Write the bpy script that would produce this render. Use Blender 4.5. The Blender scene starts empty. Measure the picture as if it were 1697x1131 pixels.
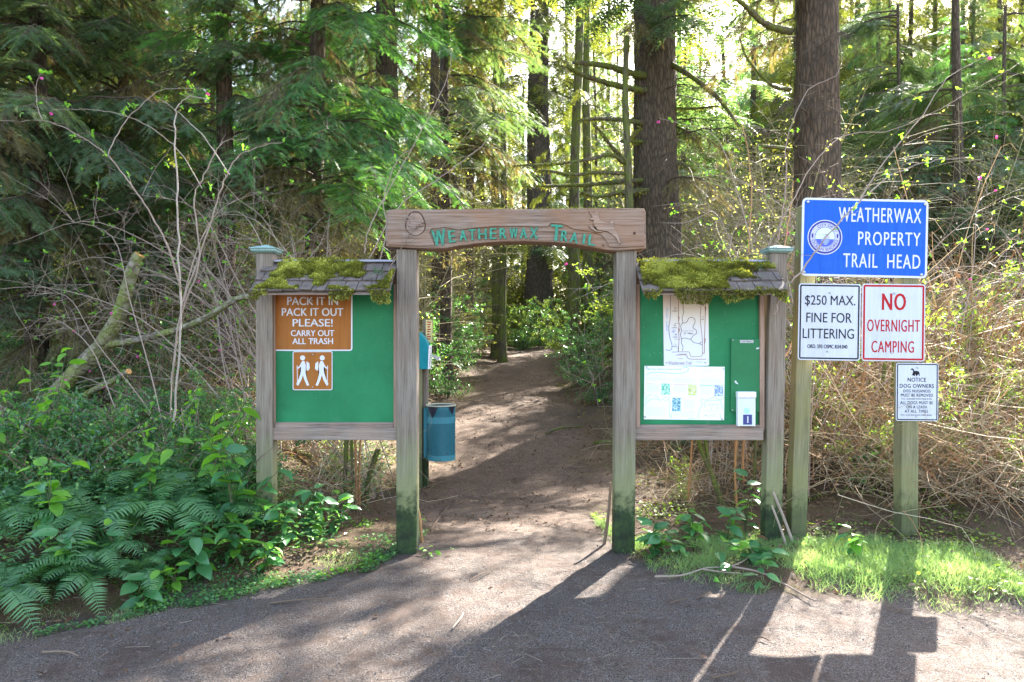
import bpy, bmesh, math, random
import numpy as np
from mathutils import Vector, Matrix, Euler

sc = bpy.context.scene
COL = sc.collection
random.seed(7)
R = math.radians

# ------------------------------------------------------------------ camera, sky, sun, exposure
FPX = 1200.0            # focal length in pixels of the 1697 px wide photograph
EYE = 1.6
cam_d = bpy.data.cameras.new("camera")
cam_d.sensor_width = 36.0
cam_d.lens = 36.0 * FPX / 1697.0
cam_d.clip_start = 0.05
cam_d.clip_end = 900.0
cam = bpy.data.objects.new("camera", cam_d)
COL.objects.link(cam)
cam.location = (0, 0, EYE)
cam.rotation_euler = (R(90), 0, 0)
sc.camera = cam

SUN_EL, SUN_AZ = R(36), R(30.6)          # azimuth measured from +Y towards +X
SH = np.array([math.sin(SUN_AZ), math.cos(SUN_AZ)])
TEL = math.tan(SUN_EL)
world = bpy.data.worlds.new("World")
sc.world = world
world.use_nodes = True
wn = world.node_tree
bgn = wn.nodes["Background"]
sky = wn.nodes.new("ShaderNodeTexSky")
sky.sky_type = 'NISHITA'
sky.sun_disc = False
sky.sun_elevation = SUN_EL
sky.sun_rotation = SUN_AZ
sky.air_density = 1.0
sky.dust_density = 2.0
tint = wn.nodes.new('ShaderNodeMix'); tint.data_type = 'RGBA'; tint.blend_type = 'MULTIPLY'     # hazy spring air: a little less blue
tint.inputs[0].default_value = 1.0; tint.inputs[7].default_value = (1.07, 1.0, .92, 1)
wn.links.new(sky.outputs[0], tint.inputs[6]); wn.links.new(tint.outputs[2], bgn.inputs[0])
bgn.inputs[1].default_value = 0.115
sl = bpy.data.lights.new("sun", 'SUN')
sl.energy = 5.0
sl.angle = R(0.55)
sl.color = (1.0, 0.95, 0.86)
sun = bpy.data.objects.new("sun", sl)
COL.objects.link(sun)
sd = Vector((SH[0] * math.cos(SUN_EL), SH[1] * math.cos(SUN_EL), math.sin(SUN_EL)))
sun.rotation_euler = sd.to_track_quat('Z', 'Y').to_euler()
sun.location = (20, 30, 40)
sc.view_settings.view_transform = 'Standard'
sc.view_settings.look = 'None'
sc.view_settings.exposure = 3.2
sc.view_settings.gamma = 1.0
sc.view_settings.use_curve_mapping = False
sc.cycles.max_bounces = 6
sc.cycles.diffuse_bounces = 2
sc.cycles.transmission_bounces = 4
sc.cycles.transparent_max_bounces = 6

def P(px, py, Y):
    """the place in the world, at distance Y, that the photograph shows at (px, py)"""
    return np.array([(px - 848.5) / FPX * Y, Y, EYE - (py - 565.5) / FPX * Y])

# ------------------------------------------------------------------ mesh helpers
class Geo:
    def __init__(s):
        s.V, s.F, s.M, s.T, s.n = [], [], [], [], 0
    def add(s, V, F, m=0, t=None):
        V = np.asarray(V, float).reshape(-1, 3)
        F = np.asarray(F, int)
        s.V.append(V)
        s.F.append(F + s.n)
        s.M.append(np.full(len(F), m) if np.isscalar(m) else np.asarray(m))
        if t is None: t = random.random()
        s.T.append(np.full(len(V), t) if np.isscalar(t) else np.asarray(t, float))
        s.n += len(V)
        return s
    def compact(s):
        """join the chunks: one chunk per face size"""
        V = np.concatenate(s.V); T = np.concatenate(s.T)
        g = Geo(); g.V = [V]; g.T = [T]; g.n = len(V)
        g.Fs = {}
        for k in sorted({f.shape[1] for f in s.F if len(f)}):
            g.Fs[k] = (np.concatenate([f for f in s.F if len(f) and f.shape[1] == k]),
                       np.concatenate([m for f, m in zip(s.F, s.M) if len(f) and f.shape[1] == k]))
        return g
    def mesh(s, name, mats, smooth=False):
        g = s.compact()
        me = bpy.data.meshes.new(name)
        V = g.V[0]
        me.vertices.add(len(V)); me.vertices.foreach_set("co", V.astype(np.float32).ravel())
        nl = sum(f.size for f, _ in g.Fs.values()); nf = sum(len(f) for f, _ in g.Fs.values())
        me.loops.add(nl); me.polygons.add(nf)
        lv = np.concatenate([f.ravel() for f, _ in g.Fs.values()])
        tot = np.concatenate([np.full(len(f), f.shape[1]) for f, _ in g.Fs.values()])
        me.loops.foreach_set("vertex_index", lv.astype(np.int32))
        me.polygons.foreach_set("loop_start", np.concatenate([[0], np.cumsum(tot)[:-1]]).astype(np.int32))
        me.polygons.foreach_set("loop_total", tot.astype(np.int32))
        me.polygons.foreach_set("material_index", np.concatenate([m for _, m in g.Fs.values()]).astype(np.int32))
        me.polygons.foreach_set("use_smooth", np.full(nf, bool(smooth)))
        a = me.attributes.new("tint", 'FLOAT', 'POINT'); a.data.foreach_set("value", g.T[0].astype(np.float32))
        for m in (mats if isinstance(mats, (list, tuple)) else [mats]): me.materials.append(m)
        me.update(calc_edges=True); me.validate()
        return me

def link(name, data, parent=None, loc=None, rot=None, scale=None):
    o = bpy.data.objects.new(name, data)
    COL.objects.link(o)
    if parent is not None: o.parent = parent
    if loc is not None: o.location = tuple(float(v) for v in loc)
    if rot is not None: o.rotation_euler = rot
    if scale is not None: o.scale = scale if hasattr(scale, '__len__') else (scale,) * 3
    return o
def tag(o, label=None, cat=None, group=None, kind=None):
    if label: o["label"] = label
    if cat: o["category"] = cat
    if group: o["group"] = group
    if kind: o["kind"] = kind
    return o
def thing(name, label, cat, loc=(0, 0, 0), rot=(0, 0, 0), group=None):
    o = link(name, None, None, loc, rot)
    o.empty_display_size = 0.1
    return tag(o, label, cat, group)
def part(name, g, mats, parent, smooth=False, loc=None, rot=None, scale=None, kind=None, label=None):
    me = g.mesh(name, mats, smooth) if isinstance(g, Geo) else g
    o = link(name, me, parent, loc, rot, scale)
    if kind: o["kind"] = kind
    if label: o["label"] = label
    return o

def bm_geo(bm):
    bm.verts.index_update()
    V = np.array([v.co[:] for v in bm.verts])
    g = Geo()
    g.V = [V]; g.T = [np.full(len(V), random.random())]; g.n = len(V)
    g.F = []; g.M = []
    by = {}
    for f in bm.faces: by.setdefault(len(f.verts), []).append([v.index for v in f.verts])
    first = True
    for k, fs in by.items():
        g.F.append(np.array(fs)); g.M.append(np.zeros(len(fs), int))
        if not first: g.V.append(np.zeros((0, 3))); g.T.append(np.zeros(0))
        first = False
    bm.free()
    return g
def join(dst, src, m=None, Mx=None, T=None, t=None):
    """append a bm_geo or Geo result to dst"""
    c = src.compact()
    V = c.V[0]
    if Mx is not None: V = V @ np.asarray(Mx).T
    if T is not None: V = V + np.asarray(T)
    off = dst.n
    tt = c.T[0] if t is None else np.full(len(V), t)
    first = True
    for k, (F, M) in c.Fs.items():
        dst.F.append(F + off); dst.M.append(M if m is None else np.full(len(F), m))
        dst.V.append(V if first else np.zeros((0, 3))); dst.T.append(tt if first else np.zeros(0))
        first = False
    dst.n += len(V)
    return dst

def bevbox(x0, x1, y0, y1, z0, z1, b=0.006, seg=1, jit=0.0):
    bm = bmesh.new()
    bmesh.ops.create_cube(bm, size=1)
    for v in bm.verts:
        v.co.x = x0 if v.co.x < 0 else x1
        v.co.y = y0 if v.co.y < 0 else y1
        v.co.z = z0 if v.co.z < 0 else z1
        if jit: v.co += Vector([random.uniform(-jit, jit) for _ in range(3)])
    if b > 0:
        bmesh.ops.bevel(bm, geom=bm.edges[:] , offset=b, segments=seg, affect='EDGES', profile=0.5)
    return bm_geo(bm)
def prism(pts, y0, y1, bev=0.0):
    """outline in x,z (list) made solid between y0 (front) and y1"""
    bm = bmesh.new()
    vs = [bm.verts.new((p[0], y0, p[1])) for p in pts]
    f = bm.faces.new(vs)
    r = bmesh.ops.extrude_face_region(bm, geom=[f])
    for e in r['geom']:
        if isinstance(e, bmesh.types.BMVert): e.co.y = y1
    bmesh.ops.recalc_face_normals(bm, faces=bm.faces[:])
    if bev > 0:
        ed = [e for e in bm.edges if abs(e.verts[0].co.y - y0) < 1e-6 and abs(e.verts[1].co.y - y0) < 1e-6]
        bmesh.ops.bevel(bm, geom=ed, offset=bev, segments=2, affect='EDGES', profile=0.5)
    bmesh.ops.triangulate(bm, faces=[f for f in bm.faces if len(f.verts) > 4])
    return bm_geo(bm)
def rrect(w, h, r, n=5, cx=0, cz=0):
    pts = []
    for sx, sz, a0 in ((1, 1, 0), (-1, 1, 90), (-1, -1, 180), (1, -1, 270)):
        for i in range(n + 1):
            a = R(a0 + 90 * i / n)
            pts.append((cx + sx * (w / 2 - r) + r * math.cos(a), cz + sz * (h / 2 - r) + r * math.sin(a)))
    return pts
def ring_sheet(outer, inner, y):
    """flat band between two outlines of the same length"""
    n = len(outer)
    V = [(p[0], y, p[1]) for p in outer] + [(p[0], y, p[1]) for p in inner]
    F = [(i, (i + 1) % n, n + (i + 1) % n, n + i) for i in range(n)]
    return Geo().add(V, [f[::-1] for f in F])
def sheet(pts, y):
    bm = bmesh.new()
    f = bm.faces.new([bm.verts.new((p[0], y, p[1])) for p in pts])
    if f.normal.y > 0: f.normal_flip()
    bmesh.ops.triangulate(bm, faces=[f])
    return bm_geo(bm)
def circle(cx, cz, r, n=24):
    return [(cx + r * math.cos(2 * math.pi * i / n), cz + r * math.sin(2 * math.pi * i / n)) for i in range(n)]

def smooth_path(pts, n=4):
    """Catmull-Rom through the points"""
    p = np.asarray(pts, float)
    p = np.vstack([2 * p[0] - p[1], p, 2 * p[-1] - p[-2]])
    out = []
    for i in range(1, len(p) - 2):
        for k in range(n):
            t = k / n
            out.append(0.5 * ((2 * p[i]) + (-p[i - 1] + p[i + 1]) * t + (2 * p[i - 1] - 5 * p[i] + 4 * p[i + 1] - p[i + 2]) * t * t
                              + (-p[i - 1] + 3 * p[i] - 3 * p[i + 1] + p[i + 2]) * t ** 3))
    out.append(p[-2])
    return np.array(out)
def tube(g, pts, r, sides=5, m=0, t=None, cap=True, rough=0.0):
    p = np.asarray(pts, float); n = len(p)
    r = np.full(n, r, float) if np.isscalar(r) else np.interp(np.linspace(0, 1, n), np.linspace(0, 1, len(r)), r)
    d = np.gradient(p, axis=0); d /= np.linalg.norm(d, axis=1)[:, None] + 1e-9
    up = np.array([0, 0, 1.0]) if abs(d[0][2]) < 0.9 else np.array([1.0, 0, 0])
    a = np.cross(d, up); a /= np.linalg.norm(a, axis=1)[:, None] + 1e-9
    b = np.cross(a, d)
    th = np.linspace(0, 2 * np.pi, sides, endpoint=False)
    rr = r[:, None] * (1 + (np.random.rand(n, sides) - .5) * 2 * rough)
    V = p[:, None, :] + rr[..., None] * (np.cos(th)[None, :, None] * a[:, None, :] + np.sin(th)[None, :, None] * b[:, None, :])
    i = np.arange(n - 1)[:, None] * sides; j = np.arange(sides)[None, :]; j2 = (j + 1) % sides
    F = np.stack([i + j, i + j2, i + sides + j2, i + sides + j], -1).reshape(-1, 4)
    g.add(V.reshape(-1, 3), F, m, t)
    if cap:
        off = g.n - n * sides
        for s0, rev in ((0, 1), ((n - 1) * sides, 0)):
            idx = off + s0 + np.arange(sides)
            g.V.append(np.zeros((0, 3))); g.T.append(np.zeros(0))
            g.F.append((idx[::-1] if rev else idx)[None, :]); g.M.append(np.array([m]))
    return g
def frames(d, n):
    """rotation matrices: column y = d, z near n"""
    d = d / (np.linalg.norm(d, axis=1)[:, None] + 1e-9)
    x = np.cross(d, n); x /= np.linalg.norm(x, axis=1)[:, None] + 1e-9
    z = np.cross(x, d)
    return np.stack([x, d, z], -1)
def scatter(g, tpl, M, T, S, m=0, tint=None):
    TV, TF = tpl
    n = len(T)
    if n == 0: return g
    S = np.broadcast_to(np.asarray(S, float).reshape(-1, 1) if np.ndim(S) <= 1 else S, (n, 3) if np.ndim(S) > 1 else (n, 1))
    V = np.einsum('nij,nkj->nki', M, TV[None] * S[:, None, :]) + T[:, None, :]
    F = (TF[None] + (np.arange(n) * len(TV))[:, None, None]).reshape(-1, TF.shape[1])
    t = np.random.rand(n) if tint is None else tint
    g.add(V.reshape(-1, 3), F, m, np.repeat(t, len(TV)))
    return g

# leaf templates: length 1 along +Y, normal +Z
def leaf_tpl(w=0.5, fold=0.12, curl=0.15, n=3, point=0.9):
    V, F = [], []
    ts = np.linspace(0, 1, n + 2)
    for t in ts:
        ww = w / 2 * (math.sin(math.pi * t ** point) ** 0.8 if 0 < t < 1 else 0.02)
        z = -curl * t * t
        V += [(-ww, t, z + fold * ww * 2), (0, t, z), (ww, t, z + fold * ww * 2)]
    for i in range(n + 1):
        a = i * 3
        F += [(a, a + 1, a + 4, a + 3), (a + 1, a + 2, a + 5, a + 4)]
    return np.array(V), np.array(F)
KITE = (np.array([(0, 0, 0), (.25, .45, .04), (0, 1, -.06), (-.25, .45, .04)]), np.array([(0, 1, 2, 3)]))
SLIM = (np.array([(0, 0, 0), (.09, .4, .02), (0, 1, -.08), (-.09, .4, .02)]), np.array([(0, 1, 2, 3)]))
LEAF = leaf_tpl()
ROUND = leaf_tpl(w=0.85, fold=.05, curl=.05, n=3, point=0.8)
def sprig_tpl(n=9, w=.02, nl=.2):
    V, F = [(-.008, 0, 0), (.008, 0, 0), (0, 1, -.02)], [(0, 1, 2)]
    for i in range(n):
        for s in (-1, 1):
            y = .04 + i / n * .93 + (0.02 if s > 0 else 0)
            l = nl * (1 - .35 * i / n)
            k = len(V)
            z = -.02 * y + random.uniform(-.03, .05)
            V += [(0, y - w, 0), (0, y + w, 0), (s * l * .85, y + l * .5, z)]
            F.append((k, k + 1, k + 2))
    return np.array(V), np.array(F)
SPRIG = sprig_tpl(8, .034, .27)
TUFT = sprig_tpl(5, .055, .34)

# ------------------------------------------------------------------ materials
def mat(name):
    m = bpy.data.materials.new(name); m.use_nodes = True
    nt = m.node_tree
    return m, nt, nt.nodes["Principled BSDF"]
def N(nt, t, **k):
    n = nt.nodes.new(t)
    for a, b in k.items():
        if a.startswith('i_'):
            key = a[2:]
            n.inputs[int(key) if key.isdigit() else key.replace('_', ' ')].default_value = b
        else: setattr(n, a, b)
    return n
def ramp(nt, fac, stops, interp='LINEAR'):
    r = nt.nodes.new("ShaderNodeValToRGB")
    r.color_ramp.interpolation = interp
    el = r.color_ramp.elements
    while len(el) < len(stops): el.new(0.5)
    for e, (p, c) in zip(el, stops):
        e.position = p; e.color = (*c, 1) if len(c) == 3 else c
    nt.links.new(fac, r.inputs[0])
    return r.outputs[0]
def noise(nt, scale=5, detail=4, rough=.6, vec=None, dist=0):
    n = N(nt, "ShaderNodeTexNoise"); n.inputs['Scale'].default_value = scale
    n.inputs['Detail'].default_value = detail; n.inputs['Roughness'].default_value = rough
    n.inputs['Distortion'].default_value = dist
    if vec is not None: nt.links.new(vec, n.inputs['Vector'])
    return n.outputs['Fac']
def mapped(nt, out, scale):
    mp = nt.nodes.new("ShaderNodeMapping"); mp.inputs['Scale'].default_value = scale
    nt.links.new(out, mp.inputs[0]); return mp.outputs[0]
def mixc(nt, f, a, b, mode='MIX'):
    m = nt.nodes.new("ShaderNodeMix"); m.data_type = 'RGBA'; m.blend_type = mode
    for sock, v in ((m.inputs[0], f), (m.inputs[6], a), (m.inputs[7], b)):
        if hasattr(v, 'links'): nt.links.new(v, sock)
        elif isinstance(v, (int, float)): sock.default_value = v
        else: sock.default_value = (*v, 1)
    return m.outputs[2]
def math_n(nt, op, a, b=0.0, clamp=False):
    m = nt.nodes.new("ShaderNodeMath"); m.operation = op; m.use_clamp = clamp
    for s, v in ((m.inputs[0], a), (m.inputs[1], b)):
        if hasattr(v, 'links'): nt.links.new(v, s)
        else: s.default_value = v
    return m.outputs[0]
def bump(nt, b, h, s=.3, d=.01):
    n = nt.nodes.new("ShaderNodeBump"); n.inputs['Strength'].default_value = s; n.inputs['Distance'].default_value = d
    nt.links.new(h, n.inputs['Height']); nt.links.new(n.outputs[0], b.inputs['Normal'])

def leaf_mat(name, c0, c1, c2=None, rough=.5, trans=.4, spec=.4, tcol=None):
    m, nt, b = mat(name)
    at = N(nt, "ShaderNodeAttribute", attribute_name="tint")
    oi = nt.nodes.new("ShaderNodeObjectInfo")
    f = math_n(nt, 'ADD', math_n(nt, 'MULTIPLY', at.outputs['Fac'], .75), math_n(nt, 'MULTIPLY', oi.outputs['Random'], .25))
    st = [(0, c0), (.75, c1)] + ([(.95, c2)] if c2 else [])
    col = ramp(nt, f, st)
    nt.links.new(col, b.inputs['Base Color'])
    b.inputs['Roughness'].default_value = rough
    b.inputs['Specular IOR Level'].default_value = spec
    tr = nt.nodes.new("ShaderNodeBsdfTranslucent")
    tc = mixc(nt, 1.0, col, tcol or (1.9, 1.9, .75), 'MULTIPLY')
    nt.links.new(tc, tr.inputs[0])
    mx = nt.nodes.new("ShaderNodeMixShader"); mx.inputs[0].default_value = trans
    out = nt.nodes["Material Output"]
    nt.links.new(b.outputs[0], mx.inputs[1]); nt.links.new(tr.outputs[0], mx.inputs[2]); nt.links.new(mx.outputs[0], out.inputs[0])
    return m
def plain(name, c, rough=.5, metal=0, var=0.0, spec=.5, vs=8):
    spec = min(spec, .22) if not metal else spec
    m, nt, b = mat(name)
    b.inputs['Roughness'].default_value = rough; b.inputs['Metallic'].default_value = metal
    b.inputs['Specular IOR Level'].default_value = spec
    if var:
        tc = nt.nodes.new("ShaderNodeTexCoord")
        n = noise(nt, vs, 5, .65, tc.outputs['Object'])
        lo = tuple(x * (1 - var) for x in c); hi = tuple(min(1, x * (1 + var)) for x in c)
        nt.links.new(ramp(nt, n, [(.3, lo), (.7, hi)]), b.inputs['Base Color'])
        nt.links.new(ramp(nt, n, [(.3, (rough * .8,) * 3), (.7, (min(1, rough * 1.2),) * 3)]), b.inputs['Roughness'])
    else: b.inputs['Base Color'].default_value = (*c, 1)
    return m
def sign_paint(name, c, streak=.16, grime=(.25, .25, .16), gf=.22):
    m, nt, b = mat(name); tc = nt.nodes.new("ShaderNodeTexCoord"); v = tc.outputs['Object']
    n1 = noise(nt, 3.5, 6, .7, v); n2 = noise(nt, 5, 5, .7, mapped(nt, v, (9, 1, .6))); n3 = noise(nt, 60, 4, .8, v)
    col = ramp(nt, n2, [(.3, tuple(k * (1 - streak) for k in c)), (.7, tuple(k * (1 + streak * .6) for k in c))])
    col = mixc(nt, ramp(nt, n1, [(.5, (0,) * 3), (.75, (gf,) * 3)]), col, grime)
    col = mixc(nt, ramp(nt, n3, [(.70, (0,) * 3), (.74, (gf * 1.6,) * 3)]), col, grime)
    nt.links.new(col, b.inputs['Base Color'])
    nt.links.new(ramp(nt, n1, [(.3, (.4,) * 3), (.7, (.65,) * 3)]), b.inputs['Roughness']); b.inputs['Specular IOR Level'].default_value = .18
    return m
def wood_mat(name, axis='Z', cols=((.13, .10, .085), (.25, .21, .18), (.34, .30, .265)), algae=1.0, top=1.0, warm=(.24, .155, .11), wf=.3, greenall=0.0, mossy_top=0.0):
    m, nt, b = mat(name)
    tc = nt.nodes.new("ShaderNodeTexCoord"); geo = nt.nodes.new("ShaderNodeNewGeometry")
    s = {'Z': (30, 30, .9), 'X': (.9, 30, 30)}[axis]
    v = mapped(nt, tc.outputs['Object'], s)
    n1 = noise(nt, 2.2, 6, .65, v, .4)
    v2 = mapped(nt, tc.outputs['Object'], tuple(k * 4 for k in s))
    n2 = noise(nt, 2.0, 3, .6, v2)
    g = math_n(nt, 'ADD', math_n(nt, 'MULTIPLY', n1, .65), math_n(nt, 'MULTIPLY', n2, .35))
    col = ramp(nt, g, [(.36, tuple(c * .7 for c in cols[0])), (.5, cols[1]), (.64, cols[2])])
    nb = noise(nt, 2.3, 4, .6, tc.outputs['Object'])
    col = mixc(nt, math_n(nt, 'MULTIPLY', ramp(nt, nb, [(.42, (0,) * 3), (.62, (1,) * 3)]), wf), col, warm)
    sep = nt.nodes.new("ShaderNodeSeparateXYZ"); nt.links.new(geo.outputs['Position'], sep.inputs[0])
    z = sep.outputs['Z']
    if algae or greenall:
        na = noise(nt, 9, 5, .7, tc.outputs['Object'])
        zz = math_n(nt, 'ADD', z, math_n(nt, 'MULTIPLY', na, .7))      # stain line wanders with the noise
        zr = math_n(nt, 'MULTIPLY', math_n(nt, 'SUBTRACT', zz, .25), .7, True)
        f1 = ramp(nt, zr, [(.4, (1,) * 3), (.55, (.6,) * 3), (.78, (0,) * 3)])
        f1 = math_n(nt, 'MULTIPLY', f1, .8 * algae)
        if greenall: f1 = math_n(nt, 'MAXIMUM', f1, math_n(nt, 'MULTIPLY', ramp(nt, nb, [(.3, (.5,) * 3), (.65, (1,) * 3)]), greenall))
        col = mixc(nt, f1, col, (.21, .225, .095))
        if algae:
            f2 = ramp(nt, zr, [(.30, (1,) * 3), (.43, (0,) * 3)])
            dk = ramp(nt, na, [(.4, (.010, .017, .011)), (.66, (.035, .07, .018))])
            col = mixc(nt, math_n(nt, 'MULTIPLY', f2, .95 * algae), col, dk)
    nt.links.new(col, b.inputs['Base Color'])
    b.inputs['Roughness'].default_value = .85; b.inputs['Specular IOR Level'].default_value = .25
    bump(nt, b, g, .5, .006)
    return m
def bark_mat(name, c0, c1, sc_=(9, 9, 1.6), moss=0.0, mcol=(.12, .15, .03)):
    m, nt, b = mat(name)
    tc = nt.nodes.new("ShaderNodeTexCoord")
    v = mapped(nt, tc.outputs['Object'], sc_)
    n1 = noise(nt, 2.0, 8, .7, v, 1.2); n2 = noise(nt, 14, 5, .7, tc.outputs['Object'])
    vo = N(nt, "ShaderNodeTexVoronoi", feature='DISTANCE_TO_EDGE'); vo.inputs['Scale'].default_value = 1.6
    nt.links.new(v, vo.inputs['Vector'])
    h = math_n(nt, 'ADD', math_n(nt, 'MULTIPLY', n1, .8), math_n(nt, 'MULTIPLY', math_n(nt, 'MINIMUM', vo.outputs['Distance'], .25), 1.6))
    col = ramp(nt, h, [(.3, tuple(x * .45 for x in c0)), (.5, c0), (.85, c1)])
    col = mixc(nt, math_n(nt, 'MULTIPLY', n2, .45), col, (.16, .14, .11))
    if moss:
        nm = noise(nt, 3.2, 6, .7, tc.outputs['Object'])
        col = mixc(nt, math_n(nt, 'MULTIPLY', ramp(nt, nm, [(.42, (0,) * 3), (.58, (1,) * 3)]), moss), col, mcol)
    nt.links.new(col, b.inputs['Base Color'])
    b.inputs['Roughness'].default_value = .95; b.inputs['Specular IOR Level'].default_value = .15
    bump(nt, b, h, .9, .03)
    return m

M = {}
M['spruce'] = leaf_mat('spruce_needles', (.05, .095, .055), (.125, .195, .105), (.24, .28, .13), .5, .45)
M['bough_wood'] = leaf_mat('bough_wood', (.05, .036, .025), (.12, .09, .065), None, .9, 0, .2)
M['hemlock'] = leaf_mat('hemlock_needles', (.045, .12, .05), (.10, .24, .085), (.24, .38, .12), .45, .48)
M['drape'] = leaf_mat('lichened_brown_needles', (.085, .07, .035), (.22, .19, .09), (.42, .38, .22), .8, .45, .2, (1.5, 1.35, .8))
M['olive'] = leaf_mat('olive_foliage', (.05, .065, .018), (.15, .17, .045), (.36, .34, .12), .6, .5)
M['leafy'] = leaf_mat('understorey_leaves', (.07, .13, .03), (.18, .27, .06), (.36, .40, .12), .45, .55)
M['huckle'] = leaf_mat('huckleberry_leaves', (.035, .095, .045), (.085, .21, .07), (.22, .38, .11), .3, .4, .6)
M['fern'] = leaf_mat('fern_green', (.055, .14, .07), (.13, .27, .10), (.32, .44, .16), .35, .38)
M['fern_dry'] = leaf_mat('dry_fern', (.14, .08, .045), (.26, .17, .10), None, .8, .3, .2, (1.2, 1, .7))
M['salal'] = leaf_mat('broad_leaf_green', (.04, .13, .055), (.085, .24, .085), (.22, .42, .11), .28, .38, .6)
M['fresh'] = leaf_mat('fresh_leaf_green', (.09, .24, .03), (.18, .38, .05), None, .45, .5)
M['grass'] = leaf_mat('grass_green', (.10, .20, .08), (.28, .40, .16), (.62, .62, .36), .5, .48, .4, (1.5, 1.5, .9))
M['straw'] = leaf_mat('dry_straw', (.20, .13, .075), (.48, .38, .25), (.75, .68, .52), .6, .3, .3, (1.3, 1.15, .8))
M['brush'] = leaf_mat('pale_brushwood', (.16, .12, .07), (.36, .30, .18), (.55, .50, .32), .75, 0, .2)
M['pale_olive'] = leaf_mat('pale_bud_leaves', (.16, .19, .06), (.34, .36, .12), (.5, .5, .2), .6, .5)
M['cane'] = leaf_mat('bare_cane', (.17, .11, .08), (.33, .25, .20), (.42, .36, .31), .7, .0, .3)
M['cane_red'] = leaf_mat('orange_cane', (.25, .11, .045), (.42, .22, .09), None, .6, .0, .3)
M['litter'] = leaf_mat('dead_leaf', (.07, .04, .025), (.20, .12, .075), (.36, .28, .2), .8, .15, .2, (1.2, 1, .7))
M['twig'] = leaf_mat('dead_twig', (.07, .045, .03), (.20, .14, .10), (.33, .27, .22), .85, .0, .2)
M['moss'] = leaf_mat('moss_yellow_green', (.065, .05, .018), (.24, .25, .05), (.48, .48, .14), .95, .3, .1)
M['lichen'] = leaf_mat('pale_lichen', (.22, .26, .17), (.4, .45, .33), None, .95, .3, .1, (1.1, 1.1, .9))
M['pink'] = leaf_mat('pink_petal', (.5, .06, .25), (.72, .15, .42), None, .5, .4, .3, (1.2, .7, 1))
M['bark'] = bark_mat('spruce_bark', (.05, .034, .024), (.135, .095, .065), (14, 14, 3))
M['bark_red'] = bark_mat('reddish_bark', (.05, .03, .02), (.135, .085, .055), (14, 14, 2.6))
M['bark_moss'] = bark_mat('mossy_bark', (.07, .055, .035), (.16, .13, .08), (8, 8, 1.6), .9)
M['bark_log'] = bark_mat('mossy_alder_bark', (.17, .135, .10), (.36, .31, .25), (8, 8, 8), .75, (.20, .23, .05))
M['cut'] = plain('fresh_cut_wood', (.62, .30, .10), .8, 0, .3, .2, 30)
M['stone'] = leaf_mat('pebble', (.05, .05, .055), (.17, .16, .155), (.4, .38, .36), .8, 0, .3)
# ------------------------------------------------------------------ the ground
def sstep(a, b, x):
    t = np.clip((x - a) / (b - a), 0, 1); return t * t * (3 - 2 * t)
def vnoise(x, y, s=1.0, seed=0):
    """smooth value noise"""
    x = np.asarray(x, float) * s; y = np.asarray(y, float) * s
    xi = np.floor(x).astype(int); yi = np.floor(y).astype(int)
    fx = x - xi; fy = y - yi; fx = fx * fx * (3 - 2 * fx); fy = fy * fy * (3 - 2 * fy)
    def h(a, b):
        n = (a * 374761393 + b * 668265263 + seed * 974634777) & 0x7fffffff
        n = ((n ^ (n >> 13)) * 1274126177) & 0x7fffffff
        return ((n ^ (n >> 16)) & 0xffff) / 65535.0
    return (h(xi, yi) * (1 - fx) + h(xi + 1, yi) * fx) * (1 - fy) + (h(xi, yi + 1) * (1 - fx) + h(xi + 1, yi + 1) * fx) * fy
def fbm(x, y, s, seed=0, o=4):
    return sum(vnoise(x, y, s * 2 ** k, seed + k) * .5 ** (k + 1) for k in range(o))
def path_c(y): return np.interp(y, [0, 5.3, 8, 12, 16, 20, 26], [.0, .04, .1, .05, .12, .45, 1.4])
def path_w(y): return np.interp(y, [0, 5.3, 8, 12, 16, 20, 26], [.8, .8, .95, 1.0, .75, .75, .8])
def edge_y(x): return np.interp(x, [-9, -2.8, -1.9, -.95, -.7, .7, .95, 1.45, 3, 6, 9], [1.0, 3.9, 4.5, 5.15, 6.0, 6.0, 4.95, 4.62, 4.3, 4.0, 3.8])
def gz(x, y, fine=True):
    x = np.asarray(x, float); y = np.asarray(y, float)
    base = np.interp(y, [0, 7.5, 9, 12, 16, 22, 30, 60, 300], [0, .04, .14, .42, .86, 1.33, 1.62, 2.2, 3.0])
    d = np.abs(x - path_c(y)) - path_w(y)
    side = sstep(0, 2.2, d) * np.interp(y, [4.4, 6, 9, 14], [0, .13, .25, .4])
    lip = sstep(0, .35, y - edge_y(x)) * sstep(.0, .3, d) * .05
    z = base + side + lip + sstep(-1.3, -2.5, x) * sstep(0, 1.1, y - edge_y(x)) * .26 + sstep(2.2, 3.4, x) * sstep(.9, 2.6, y - edge_y(x)) * .28
    z = z + (fbm(x, y, .5, 3) - .47) * .22 * sstep(5.5, 9, y) + (fbm(x, y, 2.2, 9) - .47) * .035
    # muddy ruts at the right of the gravel
    z = z - .035 * sstep(.35, .5, vnoise(x, y, 3.2, 5)) * sstep(.25, .0, np.abs(y - edge_y(x) + .12)) * sstep(2.2, 2.6, x)
    if fine: z = z + (fbm(x, y, 9, 21, 3) - .44) * .024 + (vnoise(x, y, 24, 17) - .5) * .006
    return z
def gzf(x, y): return float(gz(x, y))

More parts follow.
